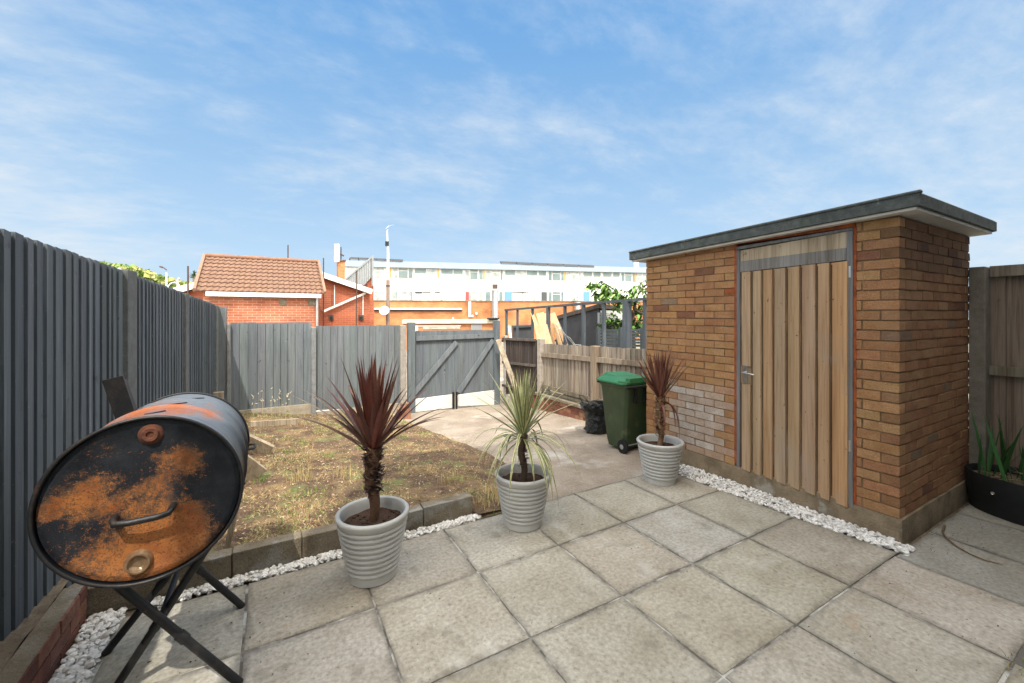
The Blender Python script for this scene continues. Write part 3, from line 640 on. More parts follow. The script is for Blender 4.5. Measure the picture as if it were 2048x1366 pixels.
# right fence (beyond the shed end), seen in shade
t = thing('board_fence', 'brown board fence in shade at the right edge beside the shed', 'fence', (5.55, .6, 0))
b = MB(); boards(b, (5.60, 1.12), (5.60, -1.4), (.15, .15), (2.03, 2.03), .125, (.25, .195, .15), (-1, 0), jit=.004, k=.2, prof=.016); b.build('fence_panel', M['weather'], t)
b = MB(); b.box(5.54, 5.58, -1.4, 1.10, 1.98, 2.075, (.21, .185, .15)); b.build('rail', M['weather'], t)
b = MB(); b.box(5.535, 5.575, -1.4, 1.10, 1.11, 1.19, (.20, .18, .13)); b.build('rail', M['weather'], t)
b = MB(); b.box(5.54, 5.60, -1.4, 1.10, -.02, .15, (.25, .24, .21)); b.build('gravel_board', M['post'], t)
b = MB(); b.box(5.448, 5.60, 1.105, 1.209, -.02, 2.07, (.24, .225, .19)); b.build('post', M['post'], t, bevel=.01)

# ================================================================ POTTED CORDYLINES
def leafblade(b, base, az, el, Lf, w, droop, cols, n=9, fold=.35, tip=None):
    p = Vector(base); d = Vector((math.cos(az)*math.cos(el), math.sin(az)*math.cos(el), math.sin(el))); s = Vector((-math.sin(az), math.cos(az), 0))
    rows = []; st = Lf/n
    for i in range(n+1):
        tt = i/n; ww = w*(.55+.45*min(1, tt*4))*(1-max(0, (tt-.25)/.75)**1.7)+.0006
        up = s.cross(d).normalized()
        if up.z < 0 and el > 0: up = -up
        m_ = len(cols); row = []
        for k in range(m_+1):
            x = (k/m_-.5)*2; row.append(p+s*x*ww+up*(abs(x)*ww*fold))
        rows.append(row)
        d = (d+Vector((0, 0, -droop*st*(1+tt*1.5)))).normalized(); p = p+d*st
    V = [q for r in rows for q in r]; m_ = len(cols); F = []; CC = []
    for i in range(n):
        for k in range(m_):
            F.append((i*(m_+1)+k, i*(m_+1)+k+1, (i+1)*(m_+1)+k+1, (i+1)*(m_+1)+k)); c = cols[k]
            CC.append(c if not tip or i < n-2 else tuple(a*.4+q*.6 for a, q in zip(c, tip)))
    b.add(V, F, CC)
def make_pot(t, cen, s=1.0):
    prof = []; h = .40*s; nr = 9
    prof.append((.135*s, .002))
    prof.append((.148*s, .004)); prof.append((.150*s, .045*s))
    for i in range(nr):
        z0 = .05*s+i*(.30*s)/nr; z1 = z0+(.30*s)/nr; r0 = (.150+.055*(i/nr))*s
        prof += [(r0+.000, z0+.002*s), (r0+.011*s, z0+.010*s), (r0+.014*s, z0+.020*s), (r0+.010*s, z0+.028*s), (r0+.003*s, z1-.001*s)]
    prof += [(.212*s, .352*s), (.216*s, .372*s), (.224*s, .384*s), (.224*s, .396*s), (.216*s, .404*s), (.202*s, .404*s), (.194*s, .396*s), (.190*s, .36*s), (.180*s, .30*s)]
    b = MB(); b.lathe(prof, cen, 64); b.build('pot', M['pot'], t, smooth=70)
    b = MB(); V = [Vector(cen)+Vector((0, 0, .335*s))]; n = 30
    for r in (.06, .12, .186):
        for k in range(n):
            a = 2*math.pi*k/n; V.append(Vector(cen)+Vector((math.cos(a)*r*s, math.sin(a)*r*s, .33*s+rnd(-.006, .006))))
    F = [(0, 1+k, 1+(k+1) % n) for k in range(n)]
    for q in range(2):
        for k in range(n): F.append((1+q*n+k, 1+(q+1)*n+k, 1+(q+1)*n+(k+1) % n, 1+q*n+(k+1) % n))
    b.add(V, F)
    for _ in range(60):
        a = rnd(0, 6.28); r = rnd(0, .17)*s; p = Vector(cen)+Vector((math.cos(a)*r, math.sin(a)*r, .334*s)); q = rnd(.004, .010); b.box(p.x-q, p.x+q, p.y-q, p.y+q, p.z-q, p.z+q*.7, j=.003)
    b.build('soil', M['potsoil'], t)
def stem(t, cen, z0, z1, r0, r1, col, scales=0, sc_col=None, spread=.03, zs=.4):
    b = MB(); n = 8; pts = [Vector(cen)+Vector((.012*math.sin(k*.9), .008*math.cos(k*1.3), z0+(z1-z0)*k/n)) for k in range(n+1)]
    b.tube(pts, [r0+(r1-r0)*k/n for k in range(n+1)], 12, col)
    for _ in range(scales):          # stubs of shed leaves
        f = zs+(1-zs)*random.random(); z = z0+(z1-z0)*f; a = rnd(0, 6.28); r = r0+(r1-r0)*f
        base = Vector(cen)+Vector((math.cos(a)*r*.8, math.sin(a)*r*.8, z)); Lq = spread*rnd(.6, 1.3)
        leafblade(b, base, a, rnd(.0, 1.0), Lq, rnd(.008, .014), rnd(-4, 6), [vary(random.choice(sc_col), .25)]*2, n=3, fold=.1)
    b.build('stem', M['trunk'], t, smooth=50)
MAR = [(.13, .038, .024), (.16, .050, .034), (.09, .026, .018), (.18, .075, .048)]
def maroon(): c = vary(random.choice(MAR), .2, .06); return [c, tuple(x*1.12 for x in c), c, tuple(x*.85 for x in c)]
# 1: large maroon plant in the nearest pot
c1 = P(746, 1147, 0)
t = thing('potted_cordyline', 'maroon spiky cordyline with thick dark stem in the ribbed grey pot nearest the barrel barbecue', 'potted plant', c1, 'potted spiky plants on the patio')
make_pot(t, c1)
stem(t, c1, .32, .80, .028, .045, (.12, .06, .03), 330, [(.055, .02, .018), (.10, .045, .03), (.30, .22, .15), (.04, .02, .02)], .05, .38)
b = MB(); base = c1+Vector((.0, 0, .80))
for k in range(54):
    az = k*2.39996+rnd(-.45, .45); f = k/60; el = R(rnd(70, 89)) if k < 31 else R(rnd(40, 66))
    leafblade(b, base+Vector((math.cos(az)*.02, math.sin(az)*.02, -.05*f+rnd(0, .03))), az, el, rnd(.47, .60) if k < 31 else rnd(.44, .58), rnd(.018, .026), rnd(-.1, .2) if k < 31 else rnd(.2, .9), maroon(), fold=.40)
for (x, y) in ((590, 775), (640, 770), (565, 800), (868, 772), (905, 800), (840, 742), (700, 905-140), (610, 765), (828, 800)):
    tip_ = PT(x, y, 2.75+rnd(-.2, .25)); d = tip_-base; az = math.atan2(d.y, d.x); Lf = d.length*1.03; el = math.asin(max(-1, min(1, d.z/d.length)))+.10
    cc = maroon() if random.random() < .6 else [vary((.26, .20, .14), .15)]*4
    leafblade(b, base+Vector((0, 0, -.03)), az, el, Lf, rnd(.013, .020), .38, cc, n=12, tip=(.30, .21, .13))
b.build('foliage', M['leaf'], t, smooth=180)
# 2: green and cream variegated plant
c2 = P(1046, 1046, 0)
t = thing('potted_cordyline', 'green and cream striped spiky plant with arching lower leaves in the middle grey pot', 'potted plant', c2, 'potted spiky plants on the patio')
make_pot(t, c2)
stem(t, c2, .32, .70, .024, .030, (.09, .06, .04), 90, [(.10, .07, .045), (.20, .16, .10)], .03, .3)
b = MB(); base = c2+Vector((0, 0, .72))
def varie():
    g = vary((.20, .25, .10), .2, .05); y = vary((.58, .55, .29), .12, .04); return [y, g, tuple(x*.85 for x in g), y]
for k in range(54):
    az = k*2.39996+rnd(-.2, .2); el = R(rnd(66, 88)) if k < 30 else R(rnd(34, 64))
    leafblade(b, base+Vector((math.cos(az)*.016, math.sin(az)*.016, rnd(-.03, .02))), az, el, rnd(.42, .53) if k < 30 else rnd(.40, .58), rnd(.011, .0165), rnd(0, .25) if k < 30 else rnd(.1, .7), varie(), fold=.4, n=10)
for k in range(38):
    az = k*2.39996*1.01+rnd(-.15, .15); el = R(rnd(-10, 42))
    leafblade(b, base+Vector((math.cos(az)*.014, math.sin(az)*.014, -.03+rnd(-.04, .0))), az, el, rnd(.38, .66), rnd(.008, .014), rnd(2.0, 3.8), varie(), fold=.25, n=14, tip=(.35, .26, .15))
b.build('foliage', M['leaf'], t, smooth=180)
# 3: tall maroon plant in front of the shed
c3 = P(1320, 961, 0)
t = thing('potted_cordyline', 'narrow maroon spiky plant with shaggy brown stem in the grey pot against the brick shed', 'potted plant', c3, 'potted spiky plants on the patio')
make_pot(t, c3)
stem(t, c3, .32, .83, .024, .040, (.25, .15, .08), 300, [(.30, .16, .08), (.42, .28, .16), (.16, .07, .04), (.10, .04, .03)], .045, .22)
b = MB(); base = c3+Vector((0, 0, .83))
for k in range(54):
    az = k*2.39996+rnd(-.2, .2); el = R(rnd(70, 89)) if k < 38 else R(rnd(52, 68))
    leafblade(b, base+Vector((math.cos(az)*.02, math.sin(az)*.02, rnd(-.05, .02))), az, el, rnd(.40, .52), rnd(.012, .018), rnd(-.1, .15), maroon(), fold=.45)
for (x, y, dr_) in ((1393, 718, .1), (1280, 735, .2), (1277, 745, .1), (1372, 712, .1)):
    tip_ = PT(x, y, 3.95); d = tip_-base; leafblade(b, base, math.atan2(d.y, d.x), math.asin(d.z/d.length)+.03, d.length, .011, dr_, maroon())
for az, ln in ((-1.0, .42), (-1.25, .46), (-2.2, .35), (-.2, .4)): leafblade(b, base+Vector((0, 0, -.05)), az, R(20), ln, .012, 7.5, maroon(), n=14)
b.build('foliage', M['leaf'], t, smooth=180)

# ================================================================ BARREL BARBECUE
az, pit = -.013, -.06; Cb = Vector((-.40, 2.03, .961)); r = .30; Lb = .89
ax = Vector((math.sin(az)*math.cos(pit), math.cos(az)*math.cos(pit), math.sin(pit))); e1 = Vector((math.cos(az), -math.sin(az), 0)); e2 = e1.cross(ax).normalized()
if e2.z < 0: e2 = -e2
def BP(x, y, d): return Cb+e1*x+e2*y+ax*d
t = thing('barrel_barbecue', 'barbecue made from a black and rusty oil drum on crossed pipe legs', 'barbecue', (-.4, 2.5, 0))
def drum_mat(name, face):
    m = bpy.data.materials.new(name); m.use_nodes = True; tt = m.node_tree; n = tt.nodes; l = tt.links; bs = n['Principled BSDF']
    g = n.new('ShaderNodeNewGeometry')
    def nz(sc, d=6, ro=.6, sx=(1, 1, 1), loc=(0, 0, 0), rot=(0, 0, 0)):
        mm = n.new('ShaderNodeMapping'); mm.inputs['Scale'].default_value = sx; mm.inputs['Location'].default_value = loc; mm.inputs['Rotation'].default_value = rot; l.new(g.outputs['Position'], mm.inputs[0])
        x = n.new('ShaderNodeTexNoise'); x.inputs['Scale'].default_value = sc; x.inputs['Detail'].default_value = d; x.inputs['Roughness'].default_value = ro; l.new(mm.outputs[0], x.inputs['Vector']); return x.outputs[0]
    def mt(op, a, b_, cl=False):
        x = n.new('ShaderNodeMath'); x.operation = op; x.use_clamp = cl
        for i, s in enumerate((a, b_)):
            if isinstance(s, (int, float)): x.inputs[i].default_value = s
            else: l.new(s, x.inputs[i])
        return x.outputs[0]
    def mix(f, a, b_):
        x = n.new('ShaderNodeMix'); x.data_type = 'RGBA'; l.new(f, x.inputs[0])
        for i, s in ((6, a), (7, b_)):
            if isinstance(s, tuple): x.inputs[i].default_value = (*s, 1)
            else: l.new(s, x.inputs[i])
        return x.outputs[2]
    sp = n.new('ShaderNodeSeparateXYZ'); l.new(g.outputs['Position'], sp.inputs[0])
    big = nz(4.2, 7, .62, sx=(.85, .85, 1.35), rot=(0, .45, 0), loc=(0, 0, .35)); fine = nz(210, 3, .7); mid = nz(28, 5, .7)
    base = mix(mt('MULTIPLY', mt('SUBTRACT', nz(9, 5), .42, True), 2.6, True), (.008, .010, .015), (.032, .038, .045))
    if face:
        low = mt('MULTIPLY', mt('SUBTRACT', .98, sp.outputs[2]), .48)                    # rust gathers at the foot of the lid
        rad = mt('ADD', mt('POWER', mt('MULTIPLY', mt('ADD', sp.outputs[0], .44), 3.1), 2), mt('POWER', mt('MULTIPLY', mt('SUBTRACT', sp.outputs[2], .90), 3.1), 2))
        ctr = mt('MULTIPLY', mt('POWER', rad, 2), -.22)
        k = mt('ADD', mt('ADD', mt('ADD', big, mt('MULTIPLY', low, .55)), ctr), mt('MULTIPLY', mt('SUBTRACT', mid, .5), .55))
        for (px_, py_, s_, am) in ((200, 990, .10, .16), (140, 1000, .07, .12), (205, 900, .05, .15), (345, 925, .08, .20), (390, 925, .07, .15), (310, 975, .06, .16), (385, 1055, .09, .20), (290, 1105, .12, .19), (300, 1040, .06, .14), (190, 1110, .09, .16), (360, 1110, .07, .10), (150, 1050, .07, -.16), (230, 1045, .06, -.12), (330, 875, .05, -.12), (250, 930, .06, -.12), (400, 980, .045, -.14), (445, 1010, .07, -.2), (110, 1000, .03, .0)):
            cpt = PV(px_, py_, 2.05); dn_ = n.new('ShaderNodeVectorMath'); dn_.operation = 'DISTANCE'; l.new(g.outputs['Position'], dn_.inputs[0]); dn_.inputs[1].default_value = cpt
            q_ = mt('POWER', 2.718, mt('MULTIPLY', mt('POWER', mt('DIVIDE', dn_.outputs['Value'], s_), 2), -1)); k = mt('ADD', k, mt('MULTIPLY', mt('MULTIPLY', q_, am), mt('MULTIPLY', nz(11, 5, .6), 1.9)))
        halo = mt('MULTIPLY', mt('SUBTRACT', k, .46), 7, True)
        spk = mt('MULTIPLY', mt('SUBTRACT', mt('ADD', k, mt('ADD', mt('MULTIPLY', mt('SUBTRACT', fine, .5), .95), mt('MULTIPLY', mt('SUBTRACT', nz(75, 4, .7), .5), .75))), .54), 7, True)
        base = mix(halo, base, (.13, .065, .032))
        rustc = mix(mt('MULTIPLY', mt('SUBTRACT', nz(12, 5), .42, True), 4, True), (.33, .125, .034), (.19, .055, .016))
        pit = mt('MULTIPLY', mt('MULTIPLY', mt('SUBTRACT', nz(120, 4, .75, loc=(3, 1, 2)), .52, True), 9, True), .8)
        rustc = mix(pit, rustc, (.06, .022, .012))
        base = mix(spk, base, rustc)
        rough = .5
    else:
        # the top of the drum: worn grey paint with rust streaks along it
        base = mix(mt('MULTIPLY', mt('SUBTRACT', sp.outputs[2], .98), 5, True), base, (.17, .195, .22))
        k = mt('ADD', nz(3.3, 6, .6, sx=(1.4, .75, 1), loc=(.4, .2, 0)), mt('MULTIPLY', mt('SUBTRACT', sp.outputs[2], 1.12), .9))
        base = mix(mt('MULTIPLY', mt('SUBTRACT', mt('ADD', k, mt('MULTIPLY', mt('SUBTRACT', fine, .5), .3)), .585), 7, True), base, (.36, .12, .05))
        rough = .4
    l.new(base, bs.inputs['Base Color']); bs.inputs['Roughness'].default_value = rough; bs.inputs['Specular IOR Level'].default_value = .3; bs.inputs['Metallic'].default_value = .12 if face else .3; bs.inputs['Roughness'].default_value = rough
    bp = n.new('ShaderNodeBump'); bp.inputs['Distance'].default_value = .0025; l.new(fine, bp.inputs['Height']); l.new(bp.outputs[0], bs.inputs['Normal'])
    return m
mdf = drum_mat('rusted drum lid', True); mdb = drum_mat('worn drum paint', False)
prof = [(r-.004, .0)]
for k in range(1, 60):
    d = Lb*k/60; bulge = 0
    for c0 in (.31, .60):
        bulge += .014*math.exp(-((d-c0)/.012)**2)
    bulge += .003*math.exp(-((d-.12)/.01)**2)+.003*math.exp(-((d-.78)/.01)**2)
    prof.append((r-.004+bulge, d))
prof.append((r-.004, Lb))
b = MB(); b.lathe(prof, Cb, 72, e1=e1, e2=e2, ax=ax); b.build('drum', mdb, t, smooth=60)
b = MB(); pr = [(0, .020), (.10, .019), (.20, .018), (.262, .017), (.272, .012), (.280, .014), (.291, .016)]
b.lathe(pr, Cb, 72, e1=e1, e2=e2, ax=ax); b.build('end_lid', mdf, t, smooth=60)
b = MB(); b.lathe([(0, Lb-.015), (.29, Lb-.015)], Cb, 48, e1=e1, e2=e2, ax=ax); b.build('back_lid', mdb, t)
for d in (0, Lb):
    b = MB(); b.tube([BP(math.cos(a)*r, math.sin(a)*r, d) for a in [2*math.pi*k/72 for k in range(72)]], .0065, 10, closed=True); b.build('rim', M['pipe'], t, smooth=60)
hl = MB(); hl.tube([BP(-.088, -.052, .018), BP(-.09, -.052, -.012), BP(-.082, -.060, -.035), BP(-.04, -.062, -.042), BP(.04, -.060, -.042), BP(.070, -.056, -.034), BP(.078, -.044, -.012), BP(.078, -.044, .018)], .0115, 12); hl.build('lid_handle', M['pipe'], t, smooth=60)
b = MB(); b.lathe([(0, .004), (.011, .004), (.013, -.003), (.024, -.004), (.028, .006), (.036, .010), (.040, .019)], BP(.008, .235, 0), 28, e1=e1, e2=e2, ax=ax); b.build('bung', M['rust'], t, smooth=40)
b = MB(); b.lathe([(0, .012), (.018, .013), (.026, .006), (.030, -.004), (.035, -.004), (.038, .004), (.044, .018)], BP(-.022, -.228, 0), 28, e1=e1, e2=e2, ax=ax, fn=lambda a, i: 1+(.12*math.sin(4*a) if i < 3 else 0)); b.build('bung', mat('dull brass', (.33, .24, .15), (.18, .1, .05), scale=30, rough=.4, metal=.6), t, smooth=40)
b = MB(); a0 = BP(-.155, .215, .50); b.beam(a0, a0+Vector((-.055, .0, .215)), .075, .012, up=(.1, 1, .1)); b.beam(a0+Vector((.038, .0, -.01)), a0+Vector((-.016, .0, .205)), .008, .03, up=(.1, 1, .1)); b.build('chimney_plate', M['pipe'], t)
b = MB(); b.tube([BP(.285, -.02, .72), BP(.33, -.02, .72), BP(.335, -.02, .75), BP(.335, -.02, .81), BP(.33, -.02, .84), BP(.285, -.02, .84)], .007, 8); b.build('side_handle', M['pipe'], t, smooth=50)
for (x0, x1, d0, d1) in ((-.06, -.005, .12, .13), (-.035, .03, .38, .42), (.02, .07, .63, .68)):    # cut lines of the lid on top
    b = MB(); p0 = BP(x0+.03, math.sqrt(r*r-(x0+.03)**2)-.0005, d0); p1 = BP(x1+.03, math.sqrt(r*r-(x1+.03)**2)-.0005, d1+.05); b.beam(p0, p1, .005, .004); b.build('cut_slot', M['inside'], t)
legs = [((-.118, 2.228, .0), (-.66, 2.27, .725)), ((-.60, 2.43, .0), (-.165, 2.33, .725)), ((-.695, 2.746, .0), (-.13, 2.76, .72)), ((-.136, 2.805, .0), (-.66, 2.80, .72))]
for a_, c_ in legs:
    a_ = Vector(a_); c_ = Vector(c_); b = MB(); pts = [a_+(c_-a_)*k/4 for k in range(5)]; b.tube(pts, .0175, 14)
    mdp = a_+(c_-a_)*.38; dd = (c_-a_).normalized(); b.tube([mdp-dd*.02, mdp+dd*.02], .0215, 14); b.build('leg', M['pipe'], t, smooth=50)
b = MB(); b.tube([(-.405, 2.31, .35), (-.41, 2.79, .335)], .013, 12); b.build('stretcher', M['pipe'], t, smooth=50)
for i in range(9):
    f = i/8; cc = Vector((-.52+.30*f, 2.42, .60-.10*math.sin(math.pi*f))); d2 = Vector((1, 0, .0)) if i % 2 else Vector((.6, .6, 0))
    b = MB(); ring = [cc+Vector((math.cos(a)*.024, 0, math.sin(a)*.010)) if i % 2 else cc+Vector((math.cos(a)*.024, math.sin(a)*.010, 0)) for a in [2*math.pi*k/12 for k in range(12)]]
    b.tube(ring, .003, 6, closed=True); b.build('chain_link', M['pipe'], t)

# ================================================================ WHEELIE BIN AND BAG
zg = gz(3.9, 3.9)
t = thing('wheelie_bin', 'green wheeled rubbish bin with a lighter green lid beside the brick shed', 'bin', (3.92, 3.88, zg))
def ringbox(u0, u1, v0, v1, z, c=.03):
    return [(u0+c, v0, z), (u1-c, v0, z), (u1, v0+c, z), (u1, v1-c, z), (u1-c, v1, z), (u0+c, v1, z), (u0, v1-c, z), (u0, v0+c, z)]
b = MB()
lv = [(3.745, 4.10, 3.76, 4.04, .03, .03), (3.735, 4.11, 3.72, 4.06, .10, .03), (3.665, 4.17, 3.62, 4.10, .80, .035), (3.650, 4.185, 3.60, 4.115, .805, .035), (3.650, 4.185, 3.60, 4.115, .835, .035)]
V = []; F = []
for (a0, a1, b0, b1, z, cc) in lv: V += ringbox(a0, a1, b0, b1, zg+z, cc)
for i in range(len(lv)-1):
    for k in range(8): F.append((i*8+k, i*8+(k+1) % 8, i*8+8+(k+1) % 8, i*8+8+k))
F += [tuple(range(7, -1, -1)), tuple(32+k for k in range(8))]
b.add(V, F); bo = b.build('body', M['binb'], t, bevel=.006)
b = MB()
for u in (3.80, 3.95, 4.06): b = MB(); b.box(u-.012, u+.012, 3.595, 3.64, zg+.62, zg+.80); b.build('rib', M['black'], bo)
b = MB(); zl = zg+.838
lv = [(3.635, 4.20, 3.62, 4.165, 0, .04), (3.635, 4.20, 3.62, 4.165, .022, .04), (3.67, 4.165, 3.66, 4.12, .055, .05), (3.74, 4.10, 3.74, 4.04, .075, .05)]
V = []; F = []
for (a0, a1, b0, b1, z, cc) in lv: V += ringbox(a0, a1, b0, b1, zl+z, cc)
for i in range(3):
    for k in range(8): F.append((i*8+k, i*8+(k+1) % 8, i*8+8+(k+1) % 8, i*8+8+k))
F += [tuple(range(7, -1, -1)), tuple(24+k for k in range(8))]
b.add(V, F); b.hexa(ringbox(3.72, 4.12, 3.86, 4.13, zl+.05, .04)[0:1]+ringbox(3.72, 4.12, 3.86, 4.13, zl+.05, .04)[1:2]+[(4.12, 4.13, zl+.05), (3.72, 4.13, zl+.05)], [(3.76, 3.92, zl+.085), (4.08, 3.92, zl+.085), (4.08, 4.10, zl+.10), (3.76, 4.10, zl+.10)]); b.box(3.70, 4.14, 3.61, 3.68, zl+.02, zl+.085); b.box(3.80, 4.05, 4.10, 4.20, zl+.03, zl+.055); b.box(3.64, 3.70, 3.60, 3.75, zl+.012, zl+.05)
b.build('lid', M['binl'], t, smooth=40, bevel=.006)
b = MB(); b.tube([(3.63, 3.585, zg+.82), (4.2, 3.585, zg+.82)], .016, 10); b.build('handle', M['black'], t, smooth=50)
b = MB(); b.box(3.70, 4.15, 4.115, 4.19, zg+.80, zg+.835); b.build('lip', M['black'], t, bevel=.004)
for u in (3.70, 4.115):
    b = MB(); b.lathe([(.0, -.022), (.035, -.024), (.038, -.018), (.066, -.02), (.082, -.016), (.086, 0), (.082, .016), (.066, .02), (.0, .02)], (u, 3.72, zg+.086), 28, e1=(0, 1, 0), e2=(0, 0, 1), ax=(1, 0, 0)); w_ = b.build('wheel', M['black'], t, smooth=40)
    b = MB(); b.lathe([(0, -.027), (.02, -.027), (.03, -.0235)], (u, 3.72, zg+.086), 20, e1=(0, 1, 0), e2=(0, 0, 1), ax=(1, 0, 0)); b.build('hub', M['galv'], w_, smooth=40)
b = MB(); b.tube([(3.70, 3.72, zg+.086), (4.11, 3.72, zg+.086)], .009, 8); b.build('axle', M['galv'], t)
cb_ = Vector((4.17, 4.72, gz(4.17, 4.72)))
t = thing('rubble_bag', 'crumpled black plastic rubble bag standing between the green bin and the brick wall', 'bag', cb_)
prof = [(.001, .0), (.14, .0), (.165, .03), (.16, .07), (.178, .12), (.168, .17), (.19, .22), (.18, .28), (.20, .33), (.19, .38), (.212, .44), (.205, .455), (.185, .40), (.17, .25), (.05, .2), (.001, .2)]
b = MB(); b.lathe(prof, cb_, 36, fn=lambda a, i: 1+.16*mnoise.noise(Vector((math.cos(a)*2.6, math.sin(a)*2.6, i*.8)))+.045*math.sin(a*7+i*1.9)); b.v = [(x+.07*math.sin((z-cb_.z)*7+1)*((z-cb_.z)/.45)+.02*mnoise.noise(Vector((x*14, y*14, z*9))), y+.03*mnoise.noise(Vector((y*12, z*13, x*9))), z+(.09*mnoise.noise(Vector((x*7, y*7, 4)))-.03 if z-cb_.z > .36 else 0)) for x, y, z in b.v]; b.build('bag_body', M['bag'], t, smooth=35)
pp = cb_+Vector((-.15, .13, .45)); b = MB(); b.tube([pp+Vector((0, 0, -.03)), pp+Vector((-.035, .04, .05)), pp+Vector((-.03, .04, .09)), pp+Vector((.0, .0, .085)), pp+Vector((.04, -.04, .02)), pp+Vector((.06, -.06, -.03))], .008, 6); b.build('handle', M['bag'], t, smooth=60)

# ================================================================ RIGHT-HAND PLANTER
pc = Vector((5.34, .70, 0)); ea, eb = .285, .50
t = thing('iris_planter', 'black tub planter with green sword leaves between the shed end and the right fence', 'planter', pc)
b = MB(); n = 48; V = []; F = []
for (k_, z) in ((.96, .0), (.99, .12), (1.0, .31), (.985, .318), (.96, .31), (.95, .25)):
    for q in range(n):
        a = 2*math.pi*q/n; wob = 1+.012*math.sin(3*a+z*8); V.append(pc+Vector((math.cos(a)*ea*k_*wob, math.sin(a)*eb*k_*wob, z+.008*math.sin(2*a))))
for i in range(5):
    for q in range(n): F.append((i*n+q, i*n+(q+1) % n, (i+1)*n+(q+1) % n, (i+1)*n+q))
b.add(V, F); b.build('tub', M['black'], t, smooth=50)
b = MB(); b.lathe([(.001, 0), (.5, 0.0), (.955, .0)], pc+Vector((0, 0, .265)), 32, e1=(ea, 0, 0), e2=(0, eb, 0)); b.build('soil', M['bed'], t)
b = MB(); p_ = P(1937, 981, 0); b.lathe([(.001, 0), (.010, 0), (.012, .006)], (5.052, .985, .205), 12, e1=(0, 1, 0), e2=(0, 0, 1), ax=(-1, 0, 0)); b.build('bolt', M['steel'], t)
b = MB()
for k in range(95):
    a = rnd(0, 6.28); rr = math.sqrt(random.random())*.85; p = pc+Vector((math.cos(a)*ea*rr, math.sin(a)*eb*rr, .26)); g = random.random()
    cluster = p.y < .72 or p.y > .9
    if g < .62: leafblade(b, p, rnd(0, 6.28), R(rnd(62, 88)), rnd(.28, .62 if cluster else .4), rnd(.008, .018), rnd(0, .8), [vary((.028, .09, .022), .35, .1)]*2, fold=.15)
    else: leafblade(b, p, rnd(0, 6.28), R(rnd(5, 60)), rnd(.12, .34), rnd(.005, .010), rnd(.5, 3), [vary((.34, .25, .14), .25)]*2, fold=.1)
for k in range(5): leafblade(b, Vector((5.12, .70+.03*k, .26)), R(180+rnd(-40, 40)), R(rnd(70, 86)), rnd(.45, .60), .022, .2, [vary((.025, .095, .02), .2)]*2, fold=.12)
b.build('leaves', M['leafmatte'], t, smooth=180)
b = MB(); pts = [P(1889, 1052, .012), P(1885, 1063, .02), P(1893, 1076, .012), P(1914, 1093, .01), P(1940, 1108, .008), P(1972, 1121, .008), P(2005, 1129, .007)]
b.tube(pts, [.008, .006, .005, .005, .004, .004, .002], 6); tag(b.build('dry_stem', M['cane'], smooth=60), 'thin curved brown stem lying on the concrete near the black planter', 'twig')
b = MB()
for _ in range(160):
    u = rnd(2.75, 3.5); v = rnd(.36, .55); tri_blade(b, (u, v, -.03), rnd(.02, .07), rnd(.002, .005), rnd(-.06, .06), rnd(0, 6.28), vary(random.choice([(.10, .16, .04), (.20, .22, .08), (.30, .25, .12)]), .25))
struct(b.build('verge_weeds', M['grass']), 'stuff', 'green weeds along the paving edge at the bottom right corner')
# grit, leaves and crumbs lying on the paving
b = MB()
for _ in range(900):         # leaves and grit blown against the wall foot and along the lawn edge
    v = rnd(3.2, 7.6); u = rnd(4.1, 4.55) if random.random() < .3 else (4.54-abs(random.gauss(0, .10)) if random.random() < .6 else edge_u(v)+abs(random.gauss(0, .12)))
    z = gz(u, v)+.002; q = rnd(.004, .014); a_ = rnd(0, 6.28); cx_, sx_ = math.cos(a_)*q, math.sin(a_)*q
    b.add([(u+cx_, v+sx_, z+rnd(0, .008)), (u-sx_*.5, v+cx_*.5, z), (u-cx_, v-sx_, z+rnd(0, .006)), (u+sx_*.5, v-cx_*.5, z+.003)], [(0, 1, 2, 3)], vary(random.choice([(.40, .30, .17), (.26, .17, .09), (.14, .09, .05), (.48, .40, .27)]), .2))
struct(b.build('leaf_litter', M['grass']), 'stuff', 'dry leaves and straw blown along the edges of the concrete path')
b = MB()
for _ in range(300):
    u, v = rnd(-.6, 3.6), rnd(.6, 3.0)
    if random.random() < .45: u, v = random.choice([(rnd(-.6, .1), rnd(2.2, 2.95)), (rnd(4.0, 5.0), rnd(.8, 1.17)), (rnd(3.0, 4.5), rnd(.55, 1.15))])
    q = rnd(.0015, .004); b.box(u-q, u+q, v-q*.7, v+q*.7, .002, .002+q*.6, vary(random.choice([(.05, .04, .03), (.12, .08, .05), (.2, .15, .09)]), .2), j=q*.4)
struct(b.build('paving_grit', M['grass']), 'stuff', 'dark crumbs of soil and dry leaf on the paving slabs')

# ================================================================ ODD TIMBERS ON THE LAWN
WT = (.40, .34, .25)
def plank(name, a, c_, w, h, up, label, cat='plank', col=WT, mt='weather', group=None):
    b = MB(); b.beam(a, c_, w, h, up=up, col=col); return tag(b.build(name, M[mt], bevel=.003), label, cat, group)
p = P(515, 955, .04); plank('leaning_plank', p, p+Vector((-.36, -.12, .42)), .22, .03, (0, 1, .3), 'short weathered board leaning behind the barrel, its cut end on the lawn')
p = P(540, 905, .04); plank('leaning_plank', p, p+Vector((-.45, .05, .30)), .20, .04, (0, 1, .6), 'weathered timber offcut lying behind the leaning board beside the barrel')
p = P(452, 1104, .07); plank('timber_stake', p, p+Vector((.06, .03, .30)), .035, .03, (0, 1, 0), 'narrow pale wooden stake standing behind the edging below the barrel', 'stake')
a = PV(437, 784, 7.3); plank('timber_stake', (a.x, 7.3, -.02), (a.x, 7.3, a.z), .12, .05, (0, 1, 0), 'pale wooden stake standing by the left fence behind the barrel', 'stake')
